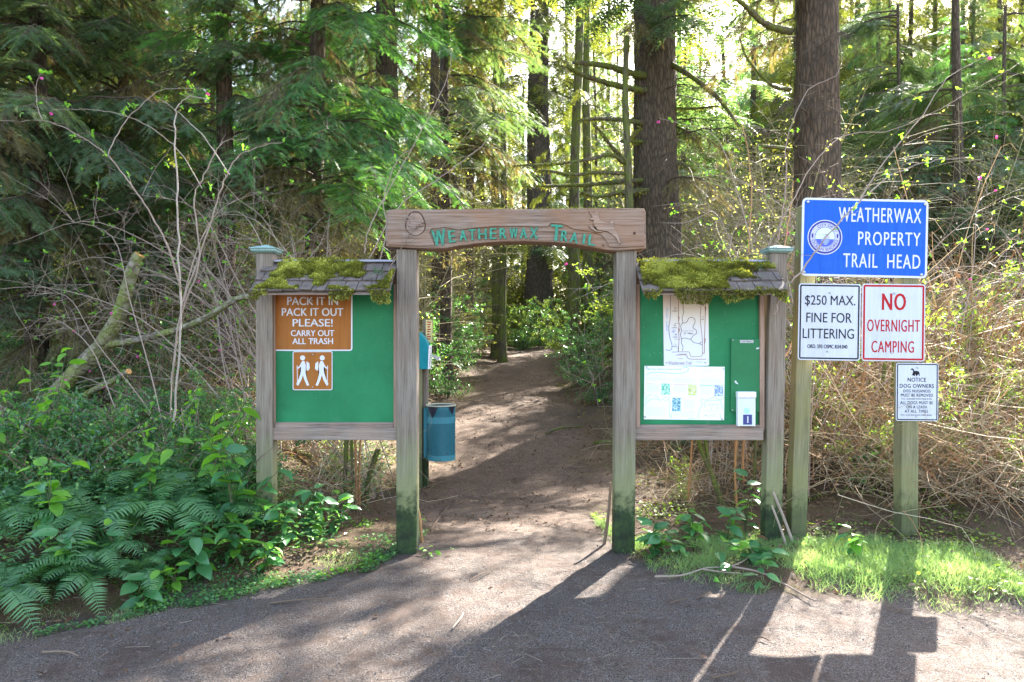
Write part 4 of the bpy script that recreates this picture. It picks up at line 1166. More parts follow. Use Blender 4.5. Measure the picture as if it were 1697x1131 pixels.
def frond_into(g, o, d, L, n, wid, rs, up=(0, 0, 1), droop=.35, m=0):
    """pinnate frond: rachis and paired leaflets"""
    d = unit(d); side = unit(np.cross(d, up)); 
    t = np.linspace(0, 1, 8)
    pts_ = o[None] + d[None] * (t * L)[:, None] + np.array([0, 0, -droop * L])[None] * (t ** 2)[:, None]
    tube(g, pts_, [L * .008, L * .002], 3, m, .3, cap=False)
    f = np.linspace(.10, .99, n)
    q = np.stack([np.interp(f, t, pts_[:, k]) for k in range(3)], -1)
    tan = np.gradient(pts_, axis=0); tan = np.stack([np.interp(f, t, tan[:, k]) for k in range(3)], -1); tan /= np.linalg.norm(tan, axis=1)[:, None]
    ln = wid * L * np.clip(np.sin(np.pi * (f * .86 + .10)) ** .6, .12, 1) * .5
    for s_ in (-1, 1):
        dd = side[None] * s_ + tan * .30 + rs.randn(n, 3) * .06 + np.array([0, 0, -.15])
        nn = np.cross(tan, side[None] * 1.0); nn = np.where((nn[:, 2] < 0)[:, None], -nn, nn) + rs.randn(n, 3) * .15
        scatter(g, PIN, frames(dd, nn), q, ln, m, np.clip(rs.rand(n) * .3 + rs.rand() * .5, 0, 1))
PIN = (np.array([(-.05, 0, 0), (.10, .08, .0), (.06, .55, .0), (0, 1, -.10), (-.07, .5, 0)]), np.array([(0, 1, 2), (0, 2, 4), (4, 2, 3)]))

notice_board("left notice board, mossy shingle roof over a green panel with two brown signs", -1, 423, 450, -.001, (451, 650, 490, 702), (449, 658), (443, 452, 650, 657.5), 437, 656, 3, px2x(540))
notice_board("right notice board, thick moss on its roof, panel carrying a map and a poster", 1, 1270, 1296, .020, (1063, 1264, 492, 706), (1050, 1268), (1056, 1063, 1264, 1272), 1057, 1286, 8, px2x(1165))

YP = YF + .02 + .070                                     # front of the green panels
f = Face('park_sign', "brown sign asking visitors to pack out trash, on the left green panel", 'sign', 453, 584, 470, 582, YP - .006)
f.plate(M['whitetext'], .02); f.field(M['brown'], .010, .022)
for b_, x0, x1, y0, y1 in (("PACK IT IN", 476, 560.5, 492.5, 506), ("PACK IT OUT", 467, 569, 511, 524), ("PLEASE!", 485, 551.6, 529, 541.5), ("CARRY OUT", 482, 554, 547.5, 557.5), ("ALL TRASH", 484.5, 552, 560.7, 570.8)):
    f.text(b_, x0, x1, y0, y1, M['whitetext'], .022)
f.bolt(517.5, 498, .006); f.bolt(518, 564, .006); f.bolt(555, 521, .004)
f = Face('pictogram_sign', "small brown sign with two white hiker figures, on the left green panel", 'sign', 485, 551, 582.5, 647, YP - .006)
f.plate(M['whitetext'], .014); f.field(M['brown'], .006, .014)
def hiker(f, x0, flip):
    sx = -1 if flip else 1
    def q(x, y): return (f.x(x0 + sx * x), f.z(y))
    part('hiker_figure', sheet(circle(*q(2.0, 593.5), 4.2 * f.k, 16), -.001), M['whitetext'], f.o)
    torso = [(-1, 598.5), (3, 599), (5.5, 604), (4.5, 612), (5.5, 619), (8, 627), (12.5, 637), (9.5, 640), (4, 630), (1.5, 622), (-1, 630), (-5.5, 640), (-9, 638.5), (-5, 628), (-3, 618), (-3.5, 606)]
    part('hiker_figure', sheet([q(*p_) for p_ in torso][::(1 if not flip else -1)], -.0012), M['whitetext'], f.o)
    pack = [(-4.5, 599), (-9, 602), (-10, 611), (-6.5, 615), (-4.5, 613)]
    part('hiker_figure', sheet([q(*p_) for p_ in pack][::(1 if not flip else -1)], -.0014), M['whitetext'], f.o)
    f.line([(x0 + sx * 4, 604), (x0 + sx * 7.5, 609), (x0 + sx * 11.5, 611)], 2.4, M['whitetext'], -.0016, 'hiker_figure')
    f.line([(x0 + sx * 11, 606), (x0 + sx * 10.5, 638)], 1.1, M['whitetext'], -.0018, 'walking_stick', False)
hiker(f, 503.5, True) ; hiker(f, 532, False)
f.bolt(518.5, 588, .004); f.bolt(518.5, 642, .004)

# right board: map, poster, postings board, leaflet box
f = Face('trail_map', "white trail map sheet with dark winding lines, upper left on the right panel", 'map', 1099.5, 1174.5, 480, 607, YP - .004, -.012)
f.plate(M['map'], .012, .002)
def mz(X, Yp): return (1090 + X / 8.7, 490 + Yp / 8.7)
def ml(pts, w, m): f.line([mz(*p_) for p_ in pts], w, M[m])
ml([(185, -60), (188, 180), (180, 330), (160, 460), (172, 600), (200, 700), (195, 770), (160, 790), (110, 778)], .8, 'ink_navy')
ml([(350, -60), (352, 70), (372, 130), (368, 190), (378, 240), (352, 320), (362, 390), (330, 440), (345, 510), (325, 560), (345, 640), (335, 680), (360, 740), (350, 800)], .8, 'ink_dark')
ml([(352, 400), (415, 385), (445, 335), (490, 315), (535, 345), (535, 400), (505, 460), (550, 500), (560, 545), (510, 580), (470, 630), (400, 615), (340, 620)], .8, 'ink_dark')
ml([(470, 630), (520, 680), (590, 695), (635, 715)], .8, 'ink_dark'); ml([(600, 695), (630, 670)], .8, 'ink_dark')
ml([(610, -60), (612, 90), (625, 160), (615, 360), (635, 560), (640, 720), (635, 860), (600, 880), (480, 878), (450, 820), (400, 812), (200, 814)], .8, 'ink_brown')
ml([(255, 858), (400, 860), (450, 915), (690, 922)], .9, 'ink_brown')
ml([(302, -60), (302, 400)], .9, 'ink_brown'); ml([(312, 405), (300, 520), (305, 630), (290, 810)], .9, 'ink_brown')
ml([(688, -60), (688, 240), (672, 640), (668, 828), (640, 828)], .9, 'ink_brown'); ml([(235, 404), (325, 404)], .5, 'ink_brown'); ml([(235, 630), (330, 630)], .5, 'ink_brown')
for (a, b, c, d_) in ((290, 310, 312, 390), (676, 698, 180, 240), (662, 684, 630, 700), (283, 297, 765, 800), (288, 320, 485, 525)):
    ml([(a, c), (b, c), ((a + b) / 2, d_)], .9, 'ink_brown')
ml([(200, 525), (235, 490)], .7, 'lake_blue'); ml([(215, 540), (255, 500)], .7, 'lake_blue')
def mt(body, x0, x1, y0, y1, m, **k):
    a, b = mz(x0, y0), mz(x1, y1); f.text(body, a[0], b[0], a[1], b[1], M[m], **k)
a, b = mz(-28, 325), mz(302, 355)
f.text("Duck  Lake", a[0], b[0], a[1], b[1] + 0, M['ink_blue'], .01, rot=-math.pi / 2)
mt("Loop Trail", 358, 512, 498, 525, 'ink_grey'); mt(".27  Miles", 366, 505, 535, 560, 'ink_dark', bold=.01)
for tx, x0, x1, y0, y1 in ((".25", 235, 272, 172, 195), ("miles", 212, 285, 210, 230), (".06", 230, 262, 420, 440), ("miles", 205, 278, 452, 470), (".08", 240, 272, 552, 572), ("miles", 215, 285, 587, 606), (".11", 238, 264, 694, 712), ("Miles", 212, 280, 724, 742), (".31", 636, 662, 304, 322), ("mile", 626, 670, 336, 354)):
    mt(tx, x0, x1, y0, y1, 'ink_dark', bold=.01)
mt("Parking", 280, 356, 902, 920, 'ink_grey'); mt("Parking", 556, 632, 950, 968, 'ink_grey'); mt("Ocean Shores Blvd", 300, 415, 836, 852, 'ink_grey'); mt("Weatherwax Trail", 145, 480, 945, 998, 'ink_grey', bold=.012)
for q in (mz(122, 965), mz(676, 972)): f.bolt(q[0], q[1], .0035)

f = Face('weed_poster', "wide white poster about noxious weeds with four small plant photos, on the right panel", 'poster', 1067.5, 1200.5, 607.5, 696, YP - .004, .012)
f.plate(M['paper'], .002, .003)
def wz(X, Yp): return (1060 + X / 10.606, 600 + Yp / 10.606)
def wt(body, x0, x1, y0, y1, m, **k):
    a, b = wz(x0, y0), wz(x1, y1); f.text(body, a[0], b[0], a[1], b[1], M[m], **k)
def wl(pts, w, m, **k): f.line([wz(*p_) for p_ in pts], w, M[m], **k)
wt("Fight Back Against Noxious Weeds", 118, 730, 118, 152, 'ink_blue', bold=.01)
wl([(115, 235), (200, 195), (330, 190), (460, 200), (620, 208), (760, 195), (840, 160), (845, 110), (800, 92), (755, 115)], 1.3, 'pale_aqua')
for tx, x0, x1, y0 in (("PREVENTION", 245, 412, 240), ("WHAT TO DO", 715, 870, 245), ("REPORT", 1180, 1350, 255)): wt(tx, x0, x1, y0, y0 + 20, 'pale_pink')
k = 0
for (x0, x1, ya, yb) in ((120, 545, 290, 340), (585, 1000, 295, 370), (1060, 1470, 300, 375), (130, 365, 425, 540), (590, 830, 410, 545), (1060, 1300, 420, 580), (790, 985, 680, 830), (120, 470, 810, 960), (600, 985, 870, 960), (1120, 1440, 850, 880), (1070, 1400, 140, 170), (1200, 1380, 920, 960)):
    g = Geo(); y_ = ya
    while y_ < yb:
        f.line([wz(x0, y_), wz(x1 - np.random.rand() * 60, y_)], .45, None, -.0012, smooth=False, g=g); y_ += 17
    part('print_lines', g, M['pale_text'], f.o)
for (x0, x1, y0, mm) in ((115, 375, 395, 'pale_pink'), (585, 830, 398, 'pale_pink'), (1055, 1300, 408, 'pale_aqua'), (750, 985, 648, 'pale_pink')): wl([(x0, y0), (x1, y0)], 1.4, mm, smooth=False)
for (x0, x1, y0, y1, mm) in ((382, 532, 385, 582, 'photo_green'), (850, 1000, 395, 590, 'photo_yellow'), (1315, 1465, 398, 598, 'photo_blue'), (575, 725, 632, 870, 'photo_teal')):
    a, b = wz(x0, y0), wz(x1, y1)
    part('plant_photo', sheet([(f.x(a[0]), f.z(b[1])), (f.x(b[0]), f.z(b[1])), (f.x(b[0]), f.z(a[1])), (f.x(a[0]), f.z(a[1]))], -.0014), M[mm], f.o)
for pts in ([(100, 720), (125, 630), (210, 580)], [(255, 600), (320, 625), (322, 675)], [(85, 780), (170, 680), (270, 655), (380, 680), (430, 640), (490, 615)], [(530, 610), (505, 660), (540, 720), (525, 880), (548, 990)], [(445, 695), (500, 670)],
            [(1060, 685), (1108, 710), (1085, 790), (1045, 870), (1035, 1000)], [(1160, 800), (1140, 740), (1200, 655), (1310, 628), (1410, 665), (1450, 780), (1475, 830)], [(1070, 640), (1200, 675), (1400, 665), (1480, 625)], [(570, 985), (560, 940), (580, 905)], [(850, 1000), (980, 988)]):
    wl(pts, .8, 'pale_aqua')
wt("2 0 0 4 0", 1190, 1390, 735, 762, 'ink_blue'); wt("CR", 1145, 1185, 928, 948, 'ink_dark')
for q in ((1420, 925), (1425, 968), (1265, 806), (1380, 806)): wt("x", q[0] - 12, q[0] + 12, q[1] - 12, q[1] + 12, 'ink_blue')
for X_q, Y_q, r_ in ((122, 97, .004), (1467, 115, .004), (100, 975, .006), (1450, 998, .006)):
    q = wz(X_q, Y_q); f.bolt(q[0], q[1], r_)

f = Face('postings_board', "narrow green board headed POSTINGS fixed to the right panel", 'notice board', 1211.5, 1261.5, 561.5, 683, YP - .022, .006)
part('panel', bevbox(-f.w / 2, f.w / 2, 0, .02, -f.h / 2, f.h / 2, .002), M['panel2'], f.o)
part('label_strip', sheet([(f.x(1226), f.z(568.5)), (f.x(1248), f.z(568.5)), (f.x(1248), f.z(564)), (f.x(1226), f.z(564))], -.0006), M['whitetext'], f.o)
f.text("POSTINGS", 1227, 1247, 564.7, 567.9, M['ink_dark'], .03, -.0012)
part('paper_scrap', sheet([(f.x(1252.5), f.z(579)), (f.x(1257.5), f.z(578.5)), (f.x(1258), f.z(576)), (f.x(1253.5), f.z(576.5))], -.0008), M['whitetext'], f.o)
part('paper_scrap', sheet([(f.x(1217), f.z(632)), (f.x(1219), f.z(635.5)), (f.x(1223), f.z(637.5)), (f.x(1223), f.z(635)), (f.x(1220.5), f.z(634)), (f.x(1220), f.z(631))], -.0008), M['whitetext'], f.o)
for a, b in ((1214, 564), (1259, 564), (1214, 680)): f.bolt(a, b, .003)

f = Face('leaflet_box', "clear plastic leaflet box with a white lid, mounted low on the right panel", 'leaflet box', 1222.5, 1252.5, 649, 707, YP - .075)
k = f.k
part('box_back', bevbox(f.x(1223.5), f.x(1251.5), .045, .050, f.z(706.5), f.z(652), .001), M['clear'], f.o)
part('box_front', bevbox(f.x(1223.5), f.x(1251.5), .0, .004, f.z(706.5), f.z(660), .001), M['clear'], f.o)
for a, b in ((1223.2, 1224.2), (1250.8, 1251.8)): part('box_side', bevbox(f.x(a), f.x(b), -.001, .046, f.z(706.8), f.z(655), .0005), M['lid'], f.o)
part('box_bottom', bevbox(f.x(1224.4), f.x(1250.6), .004, .044, f.z(706.5), f.z(705), .0005), M['lid'], f.o)
part('lid', bevbox(f.x(1222.5), f.x(1252.8), -.012, .052, f.z(659.5), f.z(649.5), .006, 2), M['lid'], f.o)
part('leaflet', bevbox(f.x(1231.5), f.x(1246), -.0035, -.0015, f.z(704), f.z(687.5), 0), M['ink_navy'], f.o)
part('leaflet_print', sheet([(f.x(1238), f.z(701)), (f.x(1240), f.z(701)), (f.x(1240), f.z(690)), (f.x(1238), f.z(690))], -.0045), M['whitetext'], f.o)
part('leaflet_print', sheet(circle(f.x(1237.5), f.z(681), .022, 14), -.0018), M['pale_aqua'], f.o)

# road-side signs on two posts
for lab, xt, xb, yb, Y_, ztop, w in (("left sign post, pale green treated timber carrying the blue sign's left end", 1343, 1324, 905, 5.42, 1.585, .058),
                                ("right sign post, square green-stained timber with a dark wet foot", 1511, 1508.5, 935, 5.36, 2.6, .062)):
    t = thing('sign_post', lab, 'post', (0, 0, 0))
    top = P(xt, 340, Y_); bt = P(xb, yb, Y_)
    dx = (top[0] - bt[0]) / (top[2] - bt[2])
    t.location = (bt[0], Y_ + .003, gzf(bt[0], Y_))
    g = bevbox(-w, w, 0, 2 * w, -.35, top[2] + .0 - t.location[2], .005)
    part('post', g, M['greenpost'], t, False, None, (0, math.atan(dx), 0))
YS = 5.352
f = Face('road_sign', "wide blue WEATHERWAX PROPERTY TRAIL HEAD sign with a round city seal", 'sign', 1328.5, 1537.5, 330, 459.5, YS, .022)
f.plate(M['whitetext'], .035, .004); f.field(M['blue'], .016, .035)
for b_, x0, x1, y0, y1 in (("WEATHERWAX", 1389, 1526, 344.5, 368.5), ("PROPERTY", 1422, 1525.5, 384, 406.5), ("TRAIL", 1398, 1455, 420.8, 443.8), ("HEAD", 1471, 1526, 420.8, 443.8)):
    f.text(b_, x0, x1, y0, y1, M['whitetext'], .012, spacing=1.15)
cx, cz, k = f.x(1367), f.z(395), f.k
for r_, mm, yy in ((28.8, 'whitetext', -.0008), (27.4, 'sealblue', -.0011), (24.2, 'seal', -.0014), (16.8, 'sealblue', -.0017), (16.0, 'sealsky', -.0020)):
    part('city_seal', sheet(circle(cx, cz, r_ * k, 40), yy), M[mm], f.o)
sea = [(cx + 15.6 * k * math.cos(a), cz - 3 * k + 15.6 * k * math.sin(a) + 3 * k) for a in np.linspace(math.pi + .2, 2 * math.pi - .2, 18)]
part('seal_picture', sheet(sea, -.0024), M['sealsea'], f.o)
part('seal_picture', sheet([(cx + a * k, cz + b * k) for a, b in ((-5, -3), (8, -3), (8, 1), (6, 4), (4, 3.5), (3, 2), (1, 4), (-1, 1), (-3, 0))], -.0026), M['seal'], f.o)
for i, wd in enumerate((7, 6, 5, 3.5, 2)):
    part('seal_picture', sheet([(cx + (1 - wd) * k, cz + (-5 - i * 1.8) * k), (cx + (1 + wd) * k, cz + (-5 - i * 1.8) * k), (cx + (1 + wd) * k, cz + (-4.4 - i * 1.8) * k), (cx + (1 - wd) * k, cz + (-4.4 - i * 1.8) * k)], -.0027), M['sealsky'], f.o)
part('seal_lettering', text_geo("CITY OF", 0, 0, 0, 0, -.0022, arc=(cx, cz, 18 * k, 22.8 * k, 128, 52), bold=.03), M['sealblue'], f.o)
part('seal_lettering', text_geo("OCEAN SHORES", 0, 0, 0, 0, -.0022, arc=(cx, cz, 22.8 * k, 18 * k, 192, 348), bold=.03), M['sealblue'], f.o)
for sx in (-1, 1):
    part('seal_picture', sheet([(cx + sx * a * k, cz + b * k) for a, b in ((20, 6), (22, 5.5), (22.3, 2), (21.4, 1), (21.4, -1.5), (19.6, -1), (19.2, 3))][::sx], -.0023), M['sealblue'], f.o)
for a, b in ((1337.5, 337), (1531.5, 337), (1333.5, 453.5), (1528, 453.5)): f.bolt(a, b)

f = Face('littering_sign', "white sign with black border warning of a $250 fine for littering", 'sign', 1323, 1426, 470.5, 597.5, YS, .016)
f.plate(M['white'], .022); f.border(M['black'], .009, .011, .022)
for b_, x0, x1, y0, y1 in (("$250 MAX.", 1333.5, 1417, 490, 508.5), ("FINE FOR", 1336, 1411.5, 518.7, 535), ("LITTERING", 1330.5, 1415.5, 545, 561.5), ("ORD. 593 OSMC 8.04.040", 1338.5, 1405, 571.5, 577.8)):
    f.text(b_, x0, x1, y0, y1, M['black'], .006 if y1 < 570 else .03)
f.bolt(1374.5, 485.5, .006); f.bolt(1371.5, 582.5, .006)
f = Face('camping_sign', "white sign with red border and red NO OVERNIGHT CAMPING lettering", 'sign', 1428.5, 1533, 471, 599, YS - .0005, .012)
f.plate(M['white'], .022); f.border(M['red'], .008, .014, .022)
for b_, x0, x1, y0, y1 in (("NO", 1461, 1501, 486.5, 514.5), ("OVERNIGHT", 1437, 1524.5, 530, 550), ("CAMPING", 1444.5, 1515, 565.3, 584.8)):
    f.text(b_, x0, x1, y0, y1, M['red'], .03 if b_ == "NO" else .014, spacing=1.12)
f.bolt(1481.5, 486.5, .006); f.bolt(1478.5, 584.5, .006)
f = Face('dog_sign', "small white dog owners notice sign with a black dog silhouette, on the right post", 'sign', 1485, 1555, 602, 698, YS, .008)
f.plate(M['white'], .016); f.border(M['black'], .006, .0075, .016)
for b_, x0, x1, y0, y1, bo in (("NOTICE", 1504, 1534.5, 626.2, 633, .014), ("DOG OWNERS", 1491, 1547.5, 636.7, 643.2, .014), ("DOG NUISANCES", 1497, 1542, 645.8, 650.8, .006), ("MUST BE REMOVED", 1493, 1546, 652.7, 657.8, .006), ("M.C. 6.04.030 MAX FINE $100", 1494, 1544, 660.3, 662.9, 0),
                           ("ALL DOGS MUST BE", 1492, 1546.3, 665.2, 670.2, .006), ("ON A LEASH", 1502, 1536, 672.3, 677.3, .006), ("AT ALL TIMES", 1499.5, 1538, 679.3, 684.3, .006), ("M.C. 6.04.030 MAX FINE $100", 1493, 1544, 687, 689.6, 0)):
    f.text(b_, x0, x1, y0, y1, M['black'], bo, spacing=1.1)
dog = [(365, 212), (372, 203), (385, 198), (400, 200), (414, 212), (418, 232), (436, 236), (458, 234), (482, 238), (498, 252), (505, 275), (500, 292), (508, 318), (500, 318), (490, 290), (484, 282), (478, 296), (460, 318), (455, 316), (470, 285), (455, 272), (436, 276), (433, 314), (425, 314), (424, 278), (412, 272), (402, 290), (402, 308), (393, 306), (392, 285), (405, 262), (404, 240), (398, 226), (386, 218), (372, 220)]
part('dog_silhouette', sheet([(f.x(1470 + a / 9.43), f.z(590 + b / 9.43)) for a, b in dog], -.001), M['black'], f.o)
f.bolt(1520, 609.5, .005); f.bolt(1518.5, 690.5, .005)

# dog waste station: two posts, dispenser, label plate, and the round bin hung on them
YB = 7.6
def wb(px, py): return P(px, py, YB)
st = thing('bag_station', "teal bag dispenser on a green-stained post behind the left arch post", 'dispenser', (wb(698, 0)[0], YB, gzf(wb(698, 0)[0], YB)))
so = np.array(st.location[:])
def sx_(px): return wb(px, 0)[0] - so[0]
def sz_(py): return wb(0, py)[2] - so[2]
part('post', bevbox(sx_(684), sx_(699.5), 0, .13, -.3, sz_(551), .004), M['greenpost'], st)
part('post', bevbox(sx_(700), sx_(707.5), .05, .18, -.3, sz_(530), .004), M['post'], st)
bm = bmesh.new()
prof = [(sx_(699), sz_(611)), (sx_(712.5), sz_(611)), (sx_(714), sz_(574)), (sx_(708), sz_(562)), (sx_(699), sz_(551))]
part('dispenser_body', prism(prof, -.20, .02, .004), M['tealbox'], st)
part('dispenser_edge', prism([(sx_(712.7), sz_(611)), (sx_(714.2), sz_(611)), (sx_(715.4), sz_(574)), (sx_(714.2), sz_(573))], -.205, .025), M['lid'], st)
part('metal_flap', prism([(sx_(714), sz_(586)), (sx_(732), sz_(592)), (sx_(728), sz_(598)), (sx_(716), sz_(590))], -.10, -.08), M['sheetmetal'], st)
part('label_plate', bevbox(sx_(705), sx_(716), .02, .035, sz_(568), sz_(530.5), .002), plain('worn_yellow_label', (.62, .50, .22), .6, 0, .4, .4, 60), st)
g = Geo()
for i, y_ in enumerate(range(535, 566, 4)):
    g.add([(sx_(707.5), .0195, sz_(y_)), (sx_(714 - (i % 3)), .0195, sz_(y_)), (sx_(714 - (i % 3)), .0195, sz_(y_ - 1.8)), (sx_(707.5), .0195, sz_(y_ - 1.8))], [(0, 1, 2, 3)])
part('label_print', g, M['red'], st)

bn = thing('waste_bin', "round blue perforated metal bin with a black liner beside the left arch post", 'bin', (wb(730.5, 0)[0], YB + .02, wb(0, 762)[2]))
Rb = 23.8 * YB / FPX; Hb = 90 * YB / FPX
nb_ = 72
def ringband(z0, z1, r0, r1=None, n=nb_, g=None, th=0):
    r1 = r1 or r0
    a = np.linspace(0, 2 * np.pi, n, endpoint=False)
    V = np.concatenate([np.stack([r0 * np.cos(a), r0 * np.sin(a), 0 * a + z0], -1), np.stack([r1 * np.cos(a), r1 * np.sin(a), 0 * a + z1], -1)])
    F = [(i, (i + 1) % n, n + (i + 1) % n, n + i) for i in range(n)]
    (g or Geo()).add(V, F); return g
# perforated wall: a hole cut in every cell
def perforated(z0, z1, r, cell):
    g = Geo(); n = int(2 * math.pi * r / cell); nz = int((z1 - z0) / cell); dz = (z1 - z0) / nz
    hole = np.array([(math.cos(a) * .30, math.sin(a) * .30) for a in np.linspace(0, 2 * np.pi, 6, endpoint=False) + .26])
    out = np.array([(.5, .0), (.5, .5), (-.5, .5), (-.5, 0), (-.5, -.5), (.5, -.5)])
    for j in range(nz):
        a0 = (np.arange(n) + (.5 if j % 2 else 0))[:, None]
        uu = np.concatenate([out[:, 0], hole[:, 0]])[None] + a0; vv = np.concatenate([out[:, 1], hole[:, 1]])
        ang = uu * 2 * math.pi / n; zz = z0 + (j + .5 + vv) * dz
        V = np.stack([r * np.cos(ang), r * np.sin(ang), np.broadcast_to(zz[None], ang.shape)], -1).reshape(-1, 3)
        F = np.array([(i, (i + 1) % 6, 6 + (i + 1) % 6, 6 + i) for i in range(6)])
        g.add(V, (F[None] + (np.arange(n) * 12)[:, None, None]).reshape(-1, 4))
    return g
g = Geo(); ringband(0, Hb * .10, Rb * 1.005, g=g); part('foot_band', g, M['bin2'], bn, True)
g = Geo(); ringband(Hb * .68, Hb * .80, Rb * 1.005, g=g); part('smooth_band', g, M['bin2'], bn, True)
g = Geo(); ringband(Hb * .94, Hb, Rb, g=g); part('smooth_band', g, M['bin'], bn, True)
part('perforated_wall', perforated(Hb * .10, Hb * .68, Rb, .0105), M['bin'], bn, kind='stuff')
part('perforated_wall', perforated(Hb * .80, Hb * .94, Rb, .0105), M['bin'], bn, kind='stuff')
g = Geo(); ringband(.004, Hb * .985, Rb * .965, g=g)
a = np.linspace(0, 2 * np.pi, nb_, endpoint=False); g.add(np.stack([Rb * .965 * np.cos(a), Rb * .965 * np.sin(a), 0 * a + .004], -1), [tuple(range(nb_))[::-1]])
part('liner', g, M['bag'], bn, True)
g = Geo(); tube(g, np.stack([Rb * 1.02 * np.cos(np.append(a, 0)), Rb * 1.02 * np.sin(np.append(a, 0)), np.full(nb_ + 1, Hb)], -1), .008, 6, 0, .5, cap=False); part('rim', g, M['bin_rim'], bn, True)
for x0, w_, dp in ((-.50, .40, .135), (.92, .30, .10)):
    V = []; n = 7
    for i in range(n):
        for j in range(4):
            aa = -math.pi / 2 + x0 + (i / (n - 1) - .5) * 2 * w_
            dr = dp * (1 - abs(i / (n - 1) - .5) * 1.7) * j / 3
            V.append((Rb * (1.03 + .015 * (i % 2) + .02 * j / 3) * math.cos(aa), Rb * (1.03 + .015 * (i % 2) + .02 * j / 3) * math.sin(aa), Hb + .010 - dr))
    F = [(i * 4 + j, (i + 1) * 4 + j, (i + 1) * 4 + j + 1, i * 4 + j + 1) for i in range(n - 1) for j in range(3)]
    part('liner_fold', Geo().add(V, F), M['bag'], bn, True)
part('hanger', bevbox(-Rb - .03, -Rb + .004, -.02, .02, .02, Hb - .03, .002), M['bin'], bn)
part('mark', bevbox(-.006, .012, -Rb * 1.005 - .003, -Rb, .012, .02, 0), M['black'], bn)
# ------------------------------------------------------------------ bare arching canes (salmonberry)
def cane_mesh(seed, L=2.6, arch=.5, side=9, r=.0058):
    rs_ = np.random.RandomState(seed); g = Geo()
    p = smooth_path([(0, 0, -.1), (.04 * L, rs_.randn() * .03, .3 * L), (.12 * L + .05 * arch, rs_.randn() * .05, .62 * L), (.25 * L * arch + .15 * L, rs_.randn() * .08, .86 * L), ((.30 + .35 * arch) * L, rs_.randn() * .12, (.96 - .12 * arch) * L)], 5)
    tn = rs_.rand() * .6
    tube(g, p, [r, r * .75, r * .25], 5, 0, tn + .3, cap=False)
    tips = [p[-1]]
    for i in range(side):
        f = rs_.uniform(.35, .97); q = np.array([np.interp(f, np.linspace(0, 1, len(p)), p[:, k]) for k in range(3)])
        d = unit([rs_.randn(), rs_.randn(), rs_.uniform(.1, 1.2)]); ln = L * rs_.uniform(.07, .26)
        e1 = q + d * ln * .5 + rs_.randn(3) * .03; e2 = q + d * ln + rs_.randn(3) * .06 + [0, 0, -.04 * ln]
        tube(g, smooth_path([q, e1, e2], 3), [r * .4, r * .14], 3, 0, tn + rs_.rand() * .4, cap=False); tips.append(e2)
        for _ in range(2):
            w = unit(d + rs_.randn(3) * .7) * ln * rs_.uniform(.2, .5)
            tube(g, [e1, e1 + w * .5 + rs_.randn(3) * .01, e1 + w], [r * .22, r * .1], 3, 0, tn, cap=False); tips.append(e1 + w)
    return g, tips
CANE = []; 
for s in range(6):
    g, tips = cane_mesh(300 + s, 2.6, (.2, .6, .4, .9, .1, .7)[s], 14)
    gl = Geo(); rs_ = np.random.RandomState(s); gf = Geo()
    for k, tp_ in enumerate(tips):
        if rs_.rand() < .22:
            n = rs_.randint(3, 7); dd = rs_.randn(n, 3); dd[:, 2] += .4
            scatter(gl, LEAF, frames(dd, rs_.randn(n, 3) * .5 + [0, 0, 1]), np.repeat(tp_[None], n, 0), rs_.uniform(.018, .038, n), 0, rs_.rand(n))
        elif rs_.rand() < .10:
            n = 6; dd = rs_.randn(n, 3) * .5 + [0, 0, -1]
            scatter(gf, ROUND, frames(dd, rs_.randn(n, 3)), np.repeat(tp_[None], n, 0), np.full(n, .022), 0, rs_.rand(n))
    CANE.append((g.mesh('cane', M['cane']), gl.mesh('bud_leaves', M['fresh']) if gl.n else None, gf.mesh('blossom', M['pink']) if gf.n else None))
def cane_shrub(label, x, y, n, s=(.7, 1.1), tilt=.35, spread=.35, name='bare_cane_shrub', group=None, zoff=0):
    t = thing(name, label, 'shrub', (x, y, gzf(x, y) + zoff), group=group)
    for i in range(n):
        c = CANE[np.random.randint(6)]; sc_ = np.random.uniform(*s)
        a = np.random.rand() * 6.28
        loc = (np.random.randn() * spread * .3, np.random.randn() * spread * .2, 0)
        tx = -abs(np.random.randn() * tilt * .4) if y < 7.6 else np.random.randn() * tilt * .4
        if 0 < x < 2.6 and y < 7.6: a = np.random.uniform(-.4, 1.5)
        elif -2.6 < x < -.8: a = np.random.uniform(1.4, 3.6)                      # keeps the trail free
        elif y < 7.6: a = np.random.uniform(-.15, 3.29)
        #                     # canes near the boards lean away from them
        rot = (Matrix.Rotation(tx, 3, 'X') @ Matrix.Rotation((-abs(np.random.randn()) if -2.6 < x < -.8 else abs(np.random.randn()) if 0 < x < 2.6 else np.random.randn()) * tilt * .7, 3, 'Y') @ Matrix.Rotation(a, 3, 'Z')).to_euler()
        o = part('cane', c[0], None, t, loc=loc, rot=rot, scale=sc_)
        if c[1]: part('bud_leaves', c[1], None, o, kind='stuff')
        if c[2] and np.random.rand() < .12: part('blossom', c[2], None, o)
    return t
np.random.seed(21)
cane_shrub("thicket of bare arching canes behind the left board, between hemlock and arch", X_(560, 7.6), 7.6, 36, (.85, 1.35), .75, .6)
cane_shrub("bare arching canes crossing the left end of the arch beam", X_(615, 6.9), 6.9, 12, (.8, 1.2), .5, .25)
cane_shrub("bare arching canes right behind the left board's outer post", X_(440, 6.7), 6.7, 12, (.8, 1.2), .6, .3)
cane_shrub("bare upright canes standing on the left bank beside the leaning log", X_(290, 5.9), 5.9, 4, (.8, 1.1), .35, .25)
cane_shrub("bare canes arching up behind the right board's mossy roof", X_(1210, 7.0), 7.0, 14, (.8, 1.25), .5, .6)
cane_shrub("bare canes reaching over the blue sign", X_(1450, 6.9), 6.9, 16, (.9, 1.35), .6, .8)
cane_shrub("bare canes at the right edge beyond the dog sign", X_(1640, 7.2), 7.2, 12, (.8, 1.2), .6, .8)
